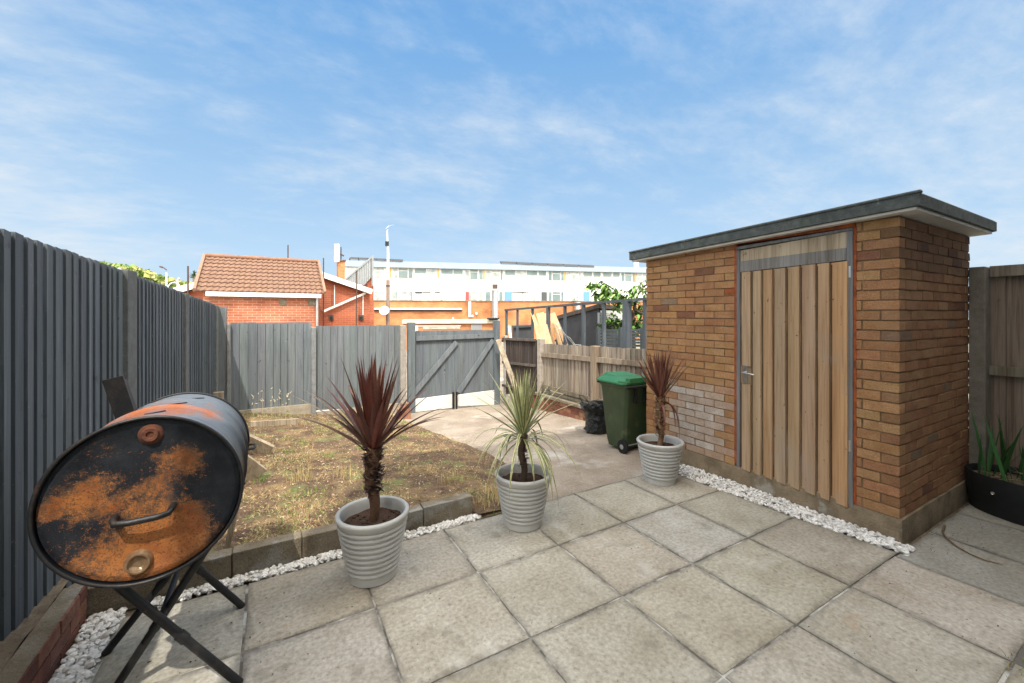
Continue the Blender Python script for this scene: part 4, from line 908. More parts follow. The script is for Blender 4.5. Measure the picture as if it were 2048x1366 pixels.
a = P(500, 861, 0); c_ = P(596, 852, -.05); plank('timber_board', a+Vector((0, 0, .06)), c_+Vector((0, 0, .05)), .04, .13, (0, 0, 1), 'weathered board set on edge in the dry lawn near the far fence')
b = MB(); p = P(812, 838, -.18); b.box(p.x-.1, p.x+.12, 7.35, 7.47, -.22, -.04, (.42, .20, .13), j=.012); b.box(p.x-.03, p.x+.1, 7.36, 7.46, -.04, .06, (.40, .22, .15), j=.012); tag(b.build('brick_rubble', M['redbrick'], bevel=.006), 'broken red brick pieces stacked at the left foot of the gate', 'rubble')

# ================================================================ NEIGHBOUR'S YARD (right)
t = thing('pergola_frame', 'open dark grey timber frame of thin posts under a rail beyond the weathered fence', 'frame', (5.3, 6.5, -.3))
FU = 5.25
def onU(x, y, u=FU):
    r_ = ray(x, y); tt = u/r_[0]; return Vector((u, r_[1]*tt, H+r_[2]*tt))
a = onU(1011, 620); c_ = onU(1296, 597.5)
b = MB(); b.beam(a, c_+(c_-a)*.1, .07, .045, col=(.085, .10, .115)); b.build('top_rail', M['paint'], t)
for (x, w) in ((1013, .05), (1035, .045), (1065, .05), (1096.5, .07), (1130, .05), (1167, .055), (1208, .055), (1254, .11), (1290, .05)):
    a_ = onU(x, interp(x, [(1011, 620), (1296, 598)])); b = MB(); b.box(FU-w/2, FU+w/2, a_.y-w/2, a_.y+w/2, -.4, a_.z-.02, (.085, .10, .118)); b.build('post', M['paint'], t)
for (x0, y0, x1, y1, w, tt, lab) in ((1064, 625, 1092, 705, .075, 9.4, 'thin pale plank leaning at the left of the stacked boards'), (1080, 626, 1102, 705, .19, 9.6, 'wide pale board leaning upright beyond the fence, left of the thick post'),
        (1090, 627, 1112, 705, .10, 9.7, 'pale board leaning right behind the thick grey frame post'), (1101, 628, 1126, 705, .09, 9.3, 'new pale plank leaning second from the right'), (1106, 626, 1140, 708, .085, 9.0, 'rightmost new pale plank leaning against the dark lean-to')):
    a = PT(x0, y0, tt+.3); c_ = PT(x1, y1, tt-.2); b = MB(); b.beam(a, c_+(c_-a)*.5, w, .022, up=(-.5, -.86, 0), col=vary((.62, .44, .25), .06)); tag(b.build('timber_plank', M['timber']), lab, 'plank', 'new timber planks leaning beyond the fence')
a = PT(1072, 648, 9.1); b = MB(); q = [PT(1068, 648, 9.1), PT(1094, 648, 9.1), PT(1112, 712, 8.9), PT(1080, 712, 8.9)]; b.prism(q, Vector((.015, .026, 0)), (.64, .47, .30)); tag(b.build('plywood_sheet', M['timber']), 'wide pale plywood sheet leaning in front of the stacked planks', 'board')
# dark lean-to
t = thing('lean_to', 'dark clad lean-to shed with a sloping roof edge beyond the right fence', 'shed', (8, 6.2, -.4))
pA = PT(1112, 640, 10.6); pB = PT(1197, 617, 8.9); pC = PT(1243, 622, 9.6)
dn = lambda p: Vector((p.x, p.y, -.45))
back_ = pA+(pC-pB)
b = MB(); b.add([dn(pA), dn(pB), pB, pA, dn(pC), pC, dn(back_), back_], [(0, 1, 2, 3), (1, 4, 5, 2), (4, 6, 7, 5), (6, 0, 3, 7), (3, 2, 5, 7)]); b.build('cladding', M['dark'], t)
up_ = Vector((0, 0, .09)); dd = (pB-pA)*.04; ee = (pC-pB)*.05
b = MB(); b.hexa([pA-dd-ee, pB+dd-ee, pC+dd+ee, back_-dd+ee], [pA-dd-ee+up_, pB+dd-ee+up_, pC+dd+ee+up_, back_-dd+ee+up_]); b.build('roof', mat('lean-to roof edge', (.10, .075, .06), (.05, .045, .04), scale=6, rough=.8), t)
b = MB(); b.beam(pB+Vector((.0, -.08, -.16)), pC+Vector((0, -.08, -.12)), .03, .24); b.build('fascia_board', M['white'], t)
a = PT(1199, 625, 8.8); b = MB(); b.beam((a.x, a.y, -.4), (a.x, a.y, a.z), .06, .06, up=(1, 0, 0), col=(.45, .47, .48)); b.build('corner_trim', M['paint'], t)
# dark cupboard behind the slatted panel
t = thing('storage_box', 'dark grey garden storage box showing above the dark brown panel', 'box', (5.6, 9.4, -.4))
pA = PT(1027, 656, 11); pB = PT(1066, 654, 11); off = Vector((.3, .6, 0))
b = MB(); b.hexa([dn(pA), dn(pB), dn(pB)+off, dn(pA)+off], [pA, pB, pB+off, pA+off]); b.build('body', M['dark'], t, bevel=.01)
b = MB(); u2 = Vector((0, 0, .05)); b.hexa([pA-off*.08, pB-off*.08, pB+off*1.05, pA+off*1.05], [pA+u2-off*.08, pB+u2-off*.08, pB+off*1.05+u2, pA+off*1.05+u2]); b.build('lid', M['dark'], t)
b = MB(); a = PT(1018, 652, 10.6); b.beam(a, PT(1023, 690, 10.4), .06, .03, up=(0, 1, 0), col=(.6, .6, .6)); tag(b.build('white_strip', M['white']), 'narrow white board leaning left of the dark storage box', 'board')
# slatted fence
t = thing('slatted_fence', 'dark grey horizontal slatted fence beyond the weathered fence near the shed', 'fence', (6.5, 5.4, -.3))
b = MB(); xs0, xs1 = 1200, 1300
for k in range(6):
    y = 661+k*6.2; a = PT(xs0, y, 8.3); c_ = PT(xs1+40, y-1, 7.7); b.beam(a, c_, .02, .040, col=(.07, .085, .09))
b.build('slat_panel', M['paint'], t)
for x in (1201, 1246, 1290):
    a = PT(x, 655, 8.2-(x-1200)*.006); b = MB(); b.box(a.x-.03, a.x+.03, a.y+.03, a.y+.09, -.4, a.z, (.08, .095, .10)); b.build('post', M['paint'], t)
# pale bent tubes
b = MB()
for (pts) in ([(1112, 652), (1117, 645), (1121, 652), (1128, 668), (1136, 690)], [(1114, 660), (1120, 655), (1127, 668), (1140, 676), (1152, 692)], [(1122, 658), (1135, 675), (1147, 689), (1162, 690)]):
    b.tube([PT(x, y, 8.5) for x, y in pts], .009, 6)
tag(b.build('clothes_airer', M['galv'], smooth=60), 'folded pale tubular clothes airer leaning by the dark lean-to', 'airer')
# the leafy shrub
def leafy(b, cen, n, rad, sz, cols, droop=.6):
    for _ in range(n):
        d = Vector((random.gauss(0, 1), random.gauss(0, 1), random.gauss(0, 1))).normalized()*rad*random.random()**.5
        p = Vector(cen)+Vector((d.x, d.y, d.z*.75)); leafblade(b, p, rnd(0, 6.28), R(rnd(-60, 30)), sz*rnd(.7, 1.3), sz*.2, rnd(1, 6), [vary(random.choice(cols), .25, .08)]*2, n=3, fold=.15)
t = thing('fruit_tree', 'bright green long leaved tree behind the open frame left of the shed', 'tree', (7.1, 6.0, -.4))
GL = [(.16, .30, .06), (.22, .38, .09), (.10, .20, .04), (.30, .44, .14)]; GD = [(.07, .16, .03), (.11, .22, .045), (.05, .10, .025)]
b = MB(); T0 = PT(1268, 700, 8.6); T0.z = -.4
b.tube([T0, T0+Vector((.02, .0, .9)), T0+Vector((-.02, 0, 1.7)), PT(1266, 620, 8.6)], [.05, .045, .035, .03], 8, (.10, .07, .05))
brs = [[(1266, 640), (1240, 605), (1212, 585), (1190, 568), (1172, 572)], [(1266, 640), (1255, 600), (1235, 585), (1215, 570), (1200, 562)], [(1266, 630), (1275, 590), (1290, 572), (1302, 560)], [(1266, 640), (1225, 650), (1212, 655)], [(1262, 620), (1245, 600), (1225, 598), (1205, 590)], [(1268, 620), (1290, 630), (1310, 640)]]
for br in brs: b.tube([PT(x, y, 8.6) for x, y in br], [.028-.005*k for k in range(len(br))], 6, (.09, .065, .045))
b.build('trunk', M['trunk'], t, smooth=60)
b = MB()
for (x, y, n, rad) in ((1176, 574, 12, .10), (1187, 569, 16, .12), (1198, 566, 18, .12), (1208, 574, 26, .16), (1221, 584, 34, .18), (1236, 590, 40, .2), (1200, 590, 26, .15), (1212, 596, 26, .16), (1192, 588, 14, .12), (1250, 596, 34, .2), (1264, 590, 26, .18), (1276, 578, 20, .16), (1286, 566, 20, .15), (1296, 585, 24, .2), (1240, 606, 36, .2)):
    leafy(b, PT(x, y, 8.6+rnd(-.3, .3)), n, rad, .16, GL)
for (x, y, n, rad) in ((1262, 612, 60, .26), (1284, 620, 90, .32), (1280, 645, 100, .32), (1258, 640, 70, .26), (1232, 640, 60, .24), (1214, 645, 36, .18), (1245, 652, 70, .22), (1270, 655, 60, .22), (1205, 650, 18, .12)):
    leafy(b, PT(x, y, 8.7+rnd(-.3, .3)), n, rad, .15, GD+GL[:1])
b.build('crown', M['leafmatte'], t, smooth=180)

# ================================================================ BUILDINGS BEHIND
OR = (.46, .155, .07); OR2 = (.40, .12, .055)
mb_red = brickmat('orange red brickwork', (.45, .15, .075), (.33, .10, .052), (.52, .38, .29), 0)
mb_red2 = brickmat('darker red brickwork', (.42, .115, .05), (.34, .09, .042), (.40, .23, .16), 0)
mb_or = brickmat('tan orange brickwork', (.52, .22, .085), (.43, .17, .065), (.46, .27, .15), 0)
mb_or_y = brickmat('tan orange side brickwork', (.52, .22, .085), (.43, .17, .065), (.46, .27, .15), 1)
t = thing('brick_outbuilding', 'red brick building with a brown tiled pitched roof behind the far fence', 'building', (-.2, 15, -.5))
e0 = -1.60; e1_ = 1.30; ve = 14.12; zr = 3.45; ze = 2.30; vr = 16.0
b = MB(); b.box(e0, e1_, ve, 17.6, -.5, ze-.02); b.build('wall', mb_red, t)
b = MB(); rows_ = 9; Lw = 3.16
for k in range(rows_):        # courses of interlocking tiles, each lapping the one below
    f0, f1 = k/rows_, (k+1)/rows_; y0 = ve-.14+(vr-ve+.14)*f0; y1 = ve-.14+(vr-ve+.14)*f1+.03; z0 = ze-.02+(zr-ze+.02)*f0+.02; z1 = ze-.02+(zr-ze+.02)*f1+.0
    n = 66; V = []; F = []; cc = []
    for i in range(n+1):
        x = -1.74+3.18*i/n; wv = .018*math.sin(i*math.pi/1.5); V += [(x, y0, z0-.035), (x, y0, z0+wv), (x, y1, z1+wv)]
    for i in range(n):
        a_ = i*3; F += [(a_, a_+3, a_+4, a_+1), (a_+1, a_+4, a_+5, a_+2)]; c0 = vary((.235, .135, .088), .08, .03); cc += [(.10, .05, .035), c0]
    b.add(V, F, cc)
ro = b.build('roof', M['tile'], t)
b = MB(); b.tube([(-1.76, vr, zr+.02), (1.46, vr, zr+.02)], .07, 10, (.27, .15, .10)); b.build('ridge', M['tile'], ro, smooth=50)
b = MB(); b.add([(-1.74, 17.9, ze), (1.44, 17.9, ze), (1.44, vr, zr), (-1.74, vr, zr)], [(0, 1, 2, 3)], (.3, .17, .11)); b.build('back_slope', M['tile'], ro)
for u in (-1.77, 1.45):
    b = MB(); b.beam((u, ve-.15, ze), (u, vr, zr+.02), .07, .10, col=(.33, .19, .13)); b.build('verge', M['tile'], ro)
for eu in (e0, e1_): b = MB(); b.add([(eu, 14.15, ze-.02), (eu, 17.5, ze-.02), (eu, 16, zr-.05)], [(0, 1, 2)]); b.build('gable', mb_red2, t)
b = MB(); b.box(-1.52, 1.34, ve-.17, ve-.07, ze-.16, ze-.04); b.build('gutter', M['white'], t)
b = MB(); a = PV(634, 592, 14.08); b.tube([(a.x, 14.06, 2.2), (a.x, 14.06, -.5)], .035, 8); b.build('downpipe', M['galv'], t, smooth=60)
for x0, x1 in ((558, 573), (616, 631)):
    a = PV(x0, 599, ve); c_ = PV(x1, 611, ve); b = MB(); b.box(a.x, c_.x, ve-.015, ve+.05, c_.z, a.z)
    for k in range(4): b.box(a.x+.02, c_.x-.02, ve-.03, ve-.016, c_.z+.03+k*.045, c_.z+.045+k*.045)
    b.build('air_vent', M['kerb'], t)
# wide gabled building behind it
t = thing('gabled_building', 'wide red brick gabled building with white bargeboards behind the tiled roof', 'building', (.4, 20, -.5))
gv = 17.7; s_ = gv/17.0
A1 = PV(350, 584, gv); A2 = PV(742, 585, gv); mid = Vector(((A1.x+A2.x)/2, gv, 3.56)); 
b = MB(); b.add([(A1.x+.1, gv, -.5), (A2.x-.05, gv, -.5), (A2.x-.05, gv, A2.z-.08), (mid.x, gv, mid.z-.05), (A1.x+.1, gv, A1.z-.08), (A1.x+.1, 26, -.5), (A2.x-.05, 26, -.5), (A2.x-.05, 26, A2.z-.08), (mid.x, 26, mid.z-.05), (A1.x+.1, 26, A1.z-.08)],
    [(0, 1, 2, 3, 4), (9, 8, 7, 6, 5), (1, 6, 7, 2), (0, 4, 9, 5)]); b.build('wall', mb_red2, t)
b = MB(); up_ = Vector((0, 0, .10))
for (p, q) in ((A1, mid), (mid, A2)):
    p_ = Vector((p.x, gv-.2, p.z)); q_ = Vector((q.x, gv-.2, q.z)); r1 = Vector((p.x, 26.2, p.z)); r2 = Vector((q.x, 26.2, q.z))
    b.hexa([p_, q_, r2, r1], [p_+up_, q_+up_, r2+up_, r1+up_], (.22, .15, .12))
b.build('roof', M['tile'], t)
for (p, q) in ((A1, mid), (mid, A2)):
    b = MB(); b.beam((p.x, gv-.24, p.z+.02), (q.x, gv-.24, q.z+.02), .05, .20); b.build('bargeboard', M['white'], t)
for x in (662, 722):
    a = PV(x-5, 630, gv); c_ = PV(x+5, 641, gv); b = MB(); b.box(a.x, c_.x, gv-.05, gv+.05, c_.z, a.z); vv = b.build('flue_vent', M['brass'], t)
    b = MB(); b.tube([((a.x+c_.x)/2, gv-.09, (a.z+c_.z)/2), ((a.x+c_.x)/2, gv-.04, (a.z+c_.z)/2)], .055, 12); b.build('flue_hole', M['inside'], vv)
b = MB(); b.beam(PV(646, 623, gv-.1), PV(731, 586, gv-.1), .06, .08); b.build('waste_pipe', M['white'], t)
for x, y0, y1 in ((669, 570, 612), (726, 588, 630)):
    b = MB(); b.beam(PV(x, y0, gv-.03), PV(x, y1, gv-.03), .03, .03, up=(0, 1, 0)); b.build('cable', M['white'], t)
# thin poles
for i, (x, y0, y1, vv, lab) in enumerate(((376, 532, 600, 15.0, 'thin rusty pole left of the brown tiled roof'), (483, 511, 560, 17.2, 'short dark pole stub above the left of the tiled ridge'), (576, 490, 560, 17.2, 'tall thin dark pole above the middle of the tiled ridge'), (647, 516, 590, 16.9, 'thin brown pole at the right end of the tiled roof'), (713, 541, 600, 17.3, 'thin brown pole against the gable below the grey screen'))):
    a = PV(x, y0, vv); c_ = PV(x, y1, vv); b = MB(); b.tube([(a.x, vv, -.45), (a.x, vv, a.z)], .024, 6); tag(b.build('thin_pole', M['brass']), lab, 'pole', 'thin dark poles behind the tiled roof')
# stair screen
t = thing('stair_screen', 'grey ribbed metal stair screen rising between the gable and the white flats', 'screen', (4.2, 21.5, -.4))
vs_ = 21.5; poly = [(687, 561), (744, 514), (745, 552), (728, 570), (700, 566)]
b = MB(); b.prism([PV(x, y, vs_) for x, y in poly], (0, .06, 0)); b.build('panel', M['galv'], t)
b = MB()
for k in range(13):
    x = 690+k*4.3; y0 = interp(x, [(687, 561), (744, 514)]); y1 = interp(x, [(687, 562), (700, 566), (728, 570), (745, 552)]); b.beam(PV(x, y0, vs_-.03), PV(x, y1, vs_-.03), .03, .05, up=(0, 1, 0))
b.beam(PV(686, 562, vs_-.05), PV(745, 513, vs_-.05), .07, .08); b.beam(PV(745, 511, vs_-.05), PV(745, 572, vs_-.05), .09, .09, up=(0, 1, 0)); b.build('rib', mat('screen ribs', (.22, .24, .25), rough=.6), t)
a = PV(735, 572, vs_); c_ = PV(746, 552, vs_); b = MB(); b.box(a.x, c_.x+.05, vs_+.07, vs_+1.5, -.45, c_.z); b.box(PV(688, 600, vs_).x, a.x, vs_+.07, vs_+1.5, -.45, PV(700, 574, vs_).z); b.build('brick_base', mb_red2, t)
# chimney with phone antennas
t = thing('chimney_stack', 'brick chimney stack carrying pale mobile phone antennas', 'chimney', (4.6, 24, -.4))
vc_ = 24; a = PV(676, 521, vc_); c_ = PV(690, 560, vc_); b = MB(); b.box(a.x, c_.x, vc_, vc_+.5, -.4, a.z); b.build('brickwork', mb_or, t)
b = MB(); b.box(a.x-.05, c_.x+.05, vc_-.05, vc_+.55, a.z, a.z+.06); b.build('cap', M['kerb'], t)
for x in (671, 676.5):
    p = PV(x, 488, vc_-.1); q = PV(x, 524, vc_-.1); b = MB(); b.tube([q, p], .065, 10); b.build('antenna', M['white'], t, smooth=50)
b = MB(); p = PV(682, 494, vc_+.1); q = PV(682, 522, vc_+.1); b.tube([q, p], .03, 8); b.beam(PV(668, 523, vc_-.05), PV(692, 521, vc_-.05), .04, .04); b.beam(PV(680, 508, vc_), PV(688, 512, vc_), .03, .08); b.build('mast', M['brass'], t)
# street lamp
t = thing('street_lamp', 'tall street lamp with grey upper column standing behind the far fence', 'street lamp', PV(774, 700, 20.5))
vl = 20.5; a = PV(776, 560, vl); c_ = PV(774, 462, vl); base_ = Vector((a.x, vl, -.5))
b = MB(); b.tube([base_, Vector((a.x, vl, a.z))], [.105, .09], 12, (.30, .24, .20)); b.build('column_base', M['post'], t, smooth=50)
b = MB(); b.tube([Vector((a.x, vl, a.z)), Vector((a.x, vl, PV(774, 500, vl).z)), Vector((c_.x, vl, c_.z))], [.075, .06, .035], 12); b.build('column', M['alum'], t, smooth=50)
b = MB(); b.tube([c_, PV(776, 458, vl)], .03, 8); b.hexa([PV(771, 458, vl-.1), PV(779, 452, vl-.1), PV(779, 452, vl+.15), PV(771, 458, vl+.15)], [PV(776, 452, vl-.1), PV(790, 449, vl-.1), PV(790, 449, vl+.15), PV(776, 452, vl+.15)]); b.build('lantern', M['alum'], t)
b = MB(); p = PV(774, 492, vl); b.box(p.x-.07, p.x+.07, vl-.07, vl+.07, p.z, p.z+.22); b.build('bracket', M['black'], t); p = PV(776, 573, vl); b = MB(); b.tube([(p.x, vl, p.z), (p.x, vl, p.z+.05)], .11, 12); b.build('band', M['black'], t)
def dish(t, p, rad, mt='white', parent_name='dish'):
    b = MB(); nrm_ = Vector((-.35, -.85, .35)).normalized(); e1q = nrm_.cross(Vector((0, 0, 1))).normalized(); e2q = e1q.cross(nrm_)
    b.lathe([(.001, .0), (rad*.5, .03*rad/.3), (rad, .10*rad/.3), (rad, .12*rad/.3), (rad*.5, -.0), (.001, -.03)], p, 20, e1=e1q, e2=e2q, ax=nrm_); b.tube([p+nrm_*.02-e2q*rad*.8, p+nrm_*rad*1.1], .015, 5); return b.build(parent_name, M[mt], t, smooth=60)
dish(t, PV(769, 622, vl-.15), .23)
# low brick range in front of the flats
def plane_pt(x, y, xa, ta, xb, tb, off=0.0):
    A_ = Vector(ray(xa, CY)[:2])*ta; B2 = Vector(ray(xb, CY)[:2])*tb; d = (B2-A_).normalized(); nn = Vector((d.y, -d.x)); 
    A_ = A_+nn*off; r_ = Vector(ray(x, CY)[:2]); den = r_.x*d.y-r_.y*d.x; tt = (A_.x*d.y-A_.y*d.x)/den
    return Vector((r_.x*tt, r_.y*tt, H-(y-CY)/K*tt)), Vector((nn.x, nn.y, 0)), tt
def rect(mb, x0, x1, y0, y1, pl, o0, o1, col=(.5, .5, .5)):
    pts = [plane_pt(x, y, *pl, o1)[0] for x, y in ((x0, y1), (x1, y1), (x1, y0), (x0, y0))]; nn = plane_pt(x0, y0, *pl)[1]
    zm0 = (pts[0].z+pts[1].z)/2; zm1 = (pts[2].z+pts[3].z)/2
    for p in pts[:2]: p.z = zm0
    for p in pts[2:]: p.z = zm1
    mb.prism(pts, -nn*(o1-o0), col)
SH = (750, 31.0, 1290, 33.5)
t = thing('shop_building', 'long low tan brick building in front of the white flats', 'building', plane_pt(1000, 650, *SH)[0])
b = MB(); rect(b, 738, 1345, 602.5, 680, SH, -5, 0); b.build('wall', mb_or, t)
b = MB(); rect(b, 738, 1345, 601.2, 603.2, SH, -5.05, .06); b.build('parapet_coping', M['kerb'], t)
b = MB(); rect(b, 748, 924, 616, 619, SH, 0, .22); b.build('gutter', M['white'], t)
b = MB(); rect(b, 748, 924, 619.3, 622.6, SH, 0, .10); b.build('painted_shadow', M['brass'], t)  # dark strip painted in as the shadow under the gutter
b = MB(); rect(b, 937, 942, 603, 634, SH, 0, .25); b.build('downpipe', M['white'], t)
for x, y in ((953, 627), (945, 632), (906, 637)):
    b = MB(); rect(b, x-1.6, x+1.6, y-2.5, y+2, SH, 0, .2); b.build('wall_lamp', M['white'], t)
for (x, lab, yt) in ((990, 'tall galvanised flue duct with a square cowl rising above the brick parapet', 567), (1155, 'short galvanised duct on the brick wall behind the lean-to', 597)):
    p, nn, tt = plane_pt(x, 640, *SH, .5); top_ = plane_pt(x, yt+13, *SH, .5)[0]
    t2 = thing('flue_duct', lab, 'duct', (p.x, p.y, -.4))
    b = MB(); b.tube([(p.x, p.y, -.4), (p.x, p.y, 2.2), (p.x, p.y, top_.z)], .24 if x < 1000 else .22, 16)
    for z in (1.6, 2.0, 2.5):
        b.tube([(p.x, p.y, z), (p.x, p.y, z+.06)], .27, 16)
    b.build('duct', M['galv'], t2, smooth=40)
    if x < 1000:
        b = MB(); rect(b, x-6, x+6, yt, yt+14, SH, .25, .8); b.build('cowl', M['galv'], t2)
        b = MB(); rect(b, x-4.5, x+5, yt+2, yt+10, SH, .8, .83); b.build('opening', M['brass'], t2)
    else:
        b = MB(); rect(b, x-4.5, x+3.5, yt, yt+3, SH, .2, .8); b.build('cap', M['galv'], t2)
# little flat-roofed store seen over the gate
LS = (815, 15.0, 1000, 15.6)
t = thing('brick_store', 'low brick store with a pale coping seen over the grey gate', 'building', plane_pt(900, 680, *LS)[0])
b = MB(); rect(b, 806, 1003, 646, 700, LS, -1.5, 0); b.build('wall', mb_or, t)
b = MB(); rect(b, 804, 1000, 639.5, 647, LS, -1.6, .10); b.build('coping', mat('pale stained coping', (.55, .50, .42), (.40, .36, .28), scale=2, rough=.9), t)
b = MB(); rect(b, 818, 836, 650, 664, LS, 0, .03); rect(b, 836.3, 922, 650.5, 653, LS, 0, .03); b.build('painted_strip', M['white'], t)
b = MB(); rect(b, 846, 920, 653.3, 658, LS, 0, .02); b.build('faded_red_panel', mat('faded red paint', (.60, .27, .20), (.55, .42, .34), scale=5, rough=.9, lo=.45, hi=.55), t)
b = MB(); rect(b, 942, 964, 649, 660, LS, 0, .04); b.build('shutter', M['galv'], t)
b = MB(); rect(b, 978, 996, 636, 640, LS, -.3, .2); b.tube([plane_pt(x, 637+math.sin(x)*1.2, *LS, .2)[0] for x in range(974, 1000, 3)], .03, 5); b.build('roof_pipework', M['black'], t)
# the white flats
FLT = (750, 62.0, 1290, 71.0)
t = thing('white_flats', 'long two storey terrace of white rendered flats with a pale blue roof edge', 'building', plane_pt(1000, 640, *FLT)[0])
def fy(x, y750, y1290): return y750+(y1290-y750)*(x-750)/540
def wallstrip(name, mt, x0, x1, ya, yb, o0, o1, par):
    """strip with y given at x=750 and x=1290 (top, bottom)"""
    b = MB(); nn = plane_pt(x0, 600, *FLT)[1]
    pts = []
    for x, yy in ((x0, yb), (x1, yb), (x1, ya), (x0, ya)):
        pts.append(plane_pt(x, fy(x, *yy), *FLT, o1)[0])
    b.prism(pts, -nn*(o1-o0)); return b.build(name, M[mt], par)
wallstrip('wall', 'render_', 690, 1345, (534, 546), (640, 636), -8, 0, t)
wallstrip('fascia', 'fascia', 688, 1350, (526.5, 537.5), (534, 545.5), -8.2, .5, t)
rf = wallstrip('roof', 'fascia', 692, 1350, (521.5, 535), (526.5, 537.5), -8.1, .2, t)
for x0, x1, y0, y1, lab in ((699, 806, 514.5, 519.5, 0), (1002, 1189, 523, 529, 1)):
    b = MB(); nn = plane_pt(x0, 600, *FLT)[1]
    for k in range(6):
        xa = x0+(x1-x0)*k/6+.6; xb = x0+(x1-x0)*(k+1)/6-.6; sl = (5 if lab == 0 else 8)/(x1-x0)
        yk = lambda x: y0+(x-x0)*sl
        pts = [plane_pt(x, y, *FLT, .3)[0] for x, y in ((xa, yk(xa)+4), (xb, yk(xb)+4), (xb, yk(xb)), (xa, yk(xa)))]; b.prism(pts, -nn*1.2+Vector((0, 0, .2)))
        pm = plane_pt(xa, yk(xa)+2, *FLT, -1.2)[0]; b.beam(pm, pm+Vector((0, 0, -.45)), .15, .15, up=(1, 0, 0))
    b.build('solar_array', M['solar'], rf)
def window(x0, x1, y0, y1, split=(), mt='glass', tr=None, depth=.12):
    b = MB(); rect(b, x0, x1, y0, y1, FLT, -.05, depth); f = b.build('window', M['white'], t)
    g = MB(); xs_ = [x0]+list(split)+[x1]
    for a_, c_ in zip(xs_, xs_[1:]):
        if tr: rect(g, a_+.5, c_-.5, y0+.6, tr-.4, FLT, depth, depth+.02); rect(g, a_+.5, c_-.5, tr+.6, y1-.6, FLT, depth, depth+.02)
        else: rect(g, a_+.5, c_-.5, y0+.6, y1-.6, FLT, depth, depth+.02)
    g.build('pane', M[mt], f); return f
def dyt(x): return (x-750)/540*11.0        # storeys drop towards the right
# upper storey
for (x0, x1, h, sp, mt, tr) in ((748, 768, 20, (), 'glassd', 5), (786, 796, 20, (), 'glassd', None), (797, 816, 20, (), 'glass', 5), (817, 826, 20, (), 'glass', None), (829, 853, 10, (), 'glass', None), (854, 878, 10, (), 'glassd', None),
      (882, 906, 10, (), 'glass', None), (907, 926, 10, (), 'glass', None), (930, 939, 20, (), 'glassd', None), (940, 956, 20, (), 'glass', 5), (958, 966, 20, (), 'glass', None), (972, 982, 20, (), 'glassd', None), (983, 1000, 20, (), 'glassd', 5), (1001, 1006, 20, (), 'glass', None),
      (1010, 1031, 10, (), 'glass', None), (1032, 1052, 11, (), 'glassd', None), (1053, 1075, 10, (), 'glass', None), (1077, 1093, 10, (), 'glass', None), (1097, 1104, 19, (), 'glass', None), (1105, 1121, 19, (), 'glass', 5), (1122, 1128, 19, (), 'glass', None), (1133, 1142, 18, (), 'glassd', None), (1143, 1157, 18, (), 'glassd', 5), (1158, 1163, 18, (), 'glassd', None),
      (1167, 1185, 10, (), 'glass', None), (1187, 1202, 10, (), 'glass', None), (1206, 1224, 10, (), 'glass', None), (1226, 1240, 10, (), 'glass', None), (1243, 1249, 18, (), 'glass', None), (1250, 1264, 18, (), 'glass', 5), (1265, 1270, 18, (), 'glass', None), (1274, 1296, 18, (1285,), 'glassd', None)):
    y0 = 535.3+dyt((x0+x1)/2)*.93; window(x0, x1, y0, y0+h, sp, mt, y0+tr if tr else None)
for x in (780.5, 876.5, 968, 1130, 1271):
    b = MB(); y0 = 535.3+dyt(x)*.93; rect(b, x-1.6, x+1.6, y0, y0+18, FLT, 0, .16); b.build('timber_panel', mat('orange timber panel', (.45, .25, .08), rough=.7), t)
# walkway storey
for (x0, x1, mt, tr) in ((749, 768, 'glassd', 6), (783, 796, 'glassd', None), (797, 815, 'glassd', 6), (817, 824, 'glassd', None), (971, 981, 'glass', None), (941, 956, 'glassd', 5), (958, 966, 'glassd', None), (998, 1006, 'glass', None), (1097, 1104, 'glass', None), (1105, 1121, 'glass', 5), (1122, 1128, 'glass', None), (1143, 1158, 'glassd', 5)):
    y0 = 582.5+dyt(x0)*.12; window(x0, x1, y0, 604, (), mt, y0+tr if tr else None)
for (x0, x1, mt) in ((931, 938, 'doorred'), (1009, 1024, 'doorblue'), (1167, 1179, 'doorblue')):
    b = MB(); y0 = 583.5; rect(b, x0, x1, y0, 606, FLT, 0, .12); b.build('door', M[mt], t)
b = MB(); rect(b, 1083, 1094, 584, 606, FLT, 0, .1); b.build('dark_doorway', M['dark'], t)
for (x0, x1) in ((830, 844), (845, 880), (1024, 1056)): b = MB(); rect(b, x0, x1, 583, 584.8 if x0 != 830 else 586.5, FLT, 0, .12); b.build('soffit_strip', M['solar'], t)
for x in (824, 883, 940, 1046, 1070): b = MB(); rect(b, x-.35, x+.35, 583, 606, FLT, .1, .3); b.build('walkway_post', M['solar'], t)
for x, y in ((866, 586), (892, 587), (1067, 586)): dish(t, plane_pt(x, y, *FLT, .9)[0], .33, 'galv', 'satellite_dish')
b = MB(); rect(b, 1052.5, 1053.3, 530, 586, FLT, .05, .2); b.build('drainpipe', M['white'], t)
p = plane_pt(1273, 530, *FLT, -2)[0]; b = MB()
for x in (1270, 1275): b.tube([plane_pt(x, 540, *FLT, -2)[0], plane_pt(x, 522, *FLT, -2)[0]], .22, 8)
tag(b.build('roof_vent', M['white'], smooth=50), 'pale twin vent pipes on the flats roof beside the shed roof tip', 'vent')
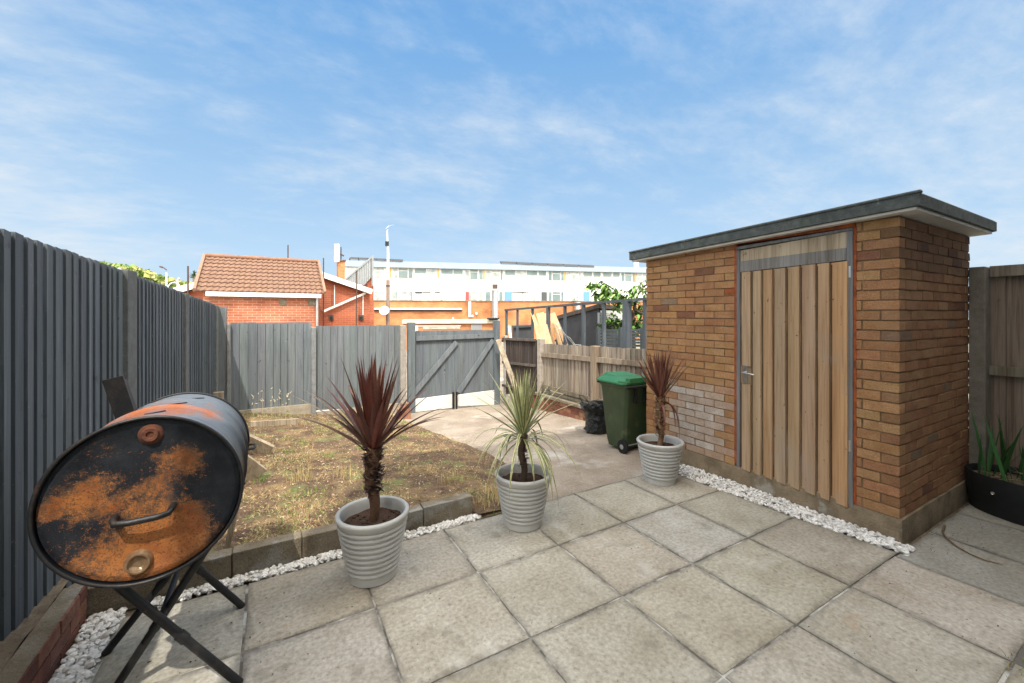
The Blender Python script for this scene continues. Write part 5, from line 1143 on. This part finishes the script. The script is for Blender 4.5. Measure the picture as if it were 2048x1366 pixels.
# ---- wooded hillside beyond the left fence
ridge = [(150, 519), (190, 524), (225, 529), (262, 531), (300, 545), (330, 556), (365, 563), (420, 572), (480, 580)]
b = MB(); n = len(ridge); V = []
for (x, y) in ridge: V += [PT(x, 640, 70), PT(x, y+9, 78), PT(x, y+14, 120)]
F = []
for i in range(n-1):
    a_ = i*3; F += [(a_, a_+3, a_+4, a_+1), (a_+1, a_+4, a_+5, a_+2)]
b.add(V, F); struct(b.build('hill', mat('hillside', (.10, .13, .04), (.17, .19, .07), scale=.3, rough=1), smooth=60))
b = MB()
for _ in range(5200):
    x = rnd(150, 480); y0 = interp(x, ridge)+4*mnoise.noise(Vector((x*.045, 0, 1)))+3*mnoise.noise(Vector((x*.15, 0, 2))); y = y0+abs(random.gauss(0, 1))*18; p = PT(x, y, 72+rnd(-3, 5)); s = rnd(.22, .55)
    k = mnoise.noise(Vector((x*.06, y*.09, 3))); c = (.13, .20, .05) if k < -.05 else ((.27, .30, .09) if k < .25 else (.33, .32, .14))
    a1, a2 = Vector((rnd(-1, 1), rnd(-1, 1), rnd(-1, 1)))*s, Vector((rnd(-1, 1), rnd(-1, 1), rnd(-1, 1)))*s
    b.add([p-a1, p+a2*.8, p+a1, p-a2*.8], [(0, 1, 2, 3)], vary(c, .3, .06))
struct(b.build('hillside_wood', M['leafmatte']), 'stuff', 'distant sunlit green woodland on the hillside beyond the left fence')
t = thing('street_lamp', 'small distant street lamp against the wooded hillside', 'street lamp', PT(333, 600, 48))
b = MB(); b.tube([PT(333, 640, 48), PT(333, 545, 48)], .10, 6); b.build('column', mat('pale lamp column', (.35, .52, .52), rough=.5), t)
b = MB(); b.tube([PT(333, 540, 48), PT(328, 536, 48), PT(323, 534, 48)], .07, 5); b.beam(PT(320.5, 533, 48), PT(325, 535, 48), .25, .15); b.build('lantern', M['brass'], t)
t = thing('palm_tree', 'small dark palm silhouette beside the tiled roof', 'tree', PT(389, 600, 34))
b = MB(); b.tube([PT(389, 620, 34), PT(389, 553, 34)], .13, 6, (.25, .2, .14)); b.build('trunk', M['trunk'], t)
b = MB(); q = PT(388, 551, 34)
for k in range(70): leafblade(b, q, rnd(0, 6.28), R(rnd(-20, 85)), rnd(.25, .5), .05, 1.5, [vary((.04, .07, .025), .3)]*2, n=4)
b.build('crown', M['leafmatte'], t)
b = MB(); p0 = PT(228, 541, 30); p1 = PT(248, 541, 30); pk = PT(238, 535.5, 30); V = [Vector((p0.x, p0.y, -.5)), Vector((p1.x, p1.y, -.5)), p1, pk, p0]; b.prism(V, (-1, 3, 0)); tag(b.build('white_gable', M['white']), 'tip of a white gable just above the left fence post', 'building')
b = MB(); b.tube([PT(336+12*(1-math.cos(math.pi*k/10)), 577-12*math.sin(math.pi*k/10), 26) for k in range(11)], .04, 5); b.tube([PT(355, 585, 26), PT(355, 560, 26), PT(358, 556, 26)], .05, 5); tag(b.build('arched_hoop', M['alum']), 'pale arched tube above the left fence before the tiled building', 'frame')

# ================================================================ THE HOUSE BEHIND THE VIEWER (shades the patio)
t = thing('house', 'rear of the two storey house whose patio this is', 'house', (5, -3, 0))
b = MB(); b.box(-1.75, 12, -7, -1.0, -.3, 9.4); b.build('wall', mat('pale house render', (.70, .66, .60), rough=.9), t)
for (u0, u1, z0, z1) in ((-.9, .5, 0.0, 2.1), (2.2, 4.2, .9, 2.1), (-.9, .3, 3.6, 4.8), (2.4, 4.2, 3.6, 4.8)):
    b = MB(); b.box(u0, u1, -.995, -.96, z0, z1); f = b.build('window', M['white'], t); b = MB(); b.box(u0+.08, u1-.08, -.959, -.955, z0+.08, z1-.08); b.build('pane', M['glass'], f)
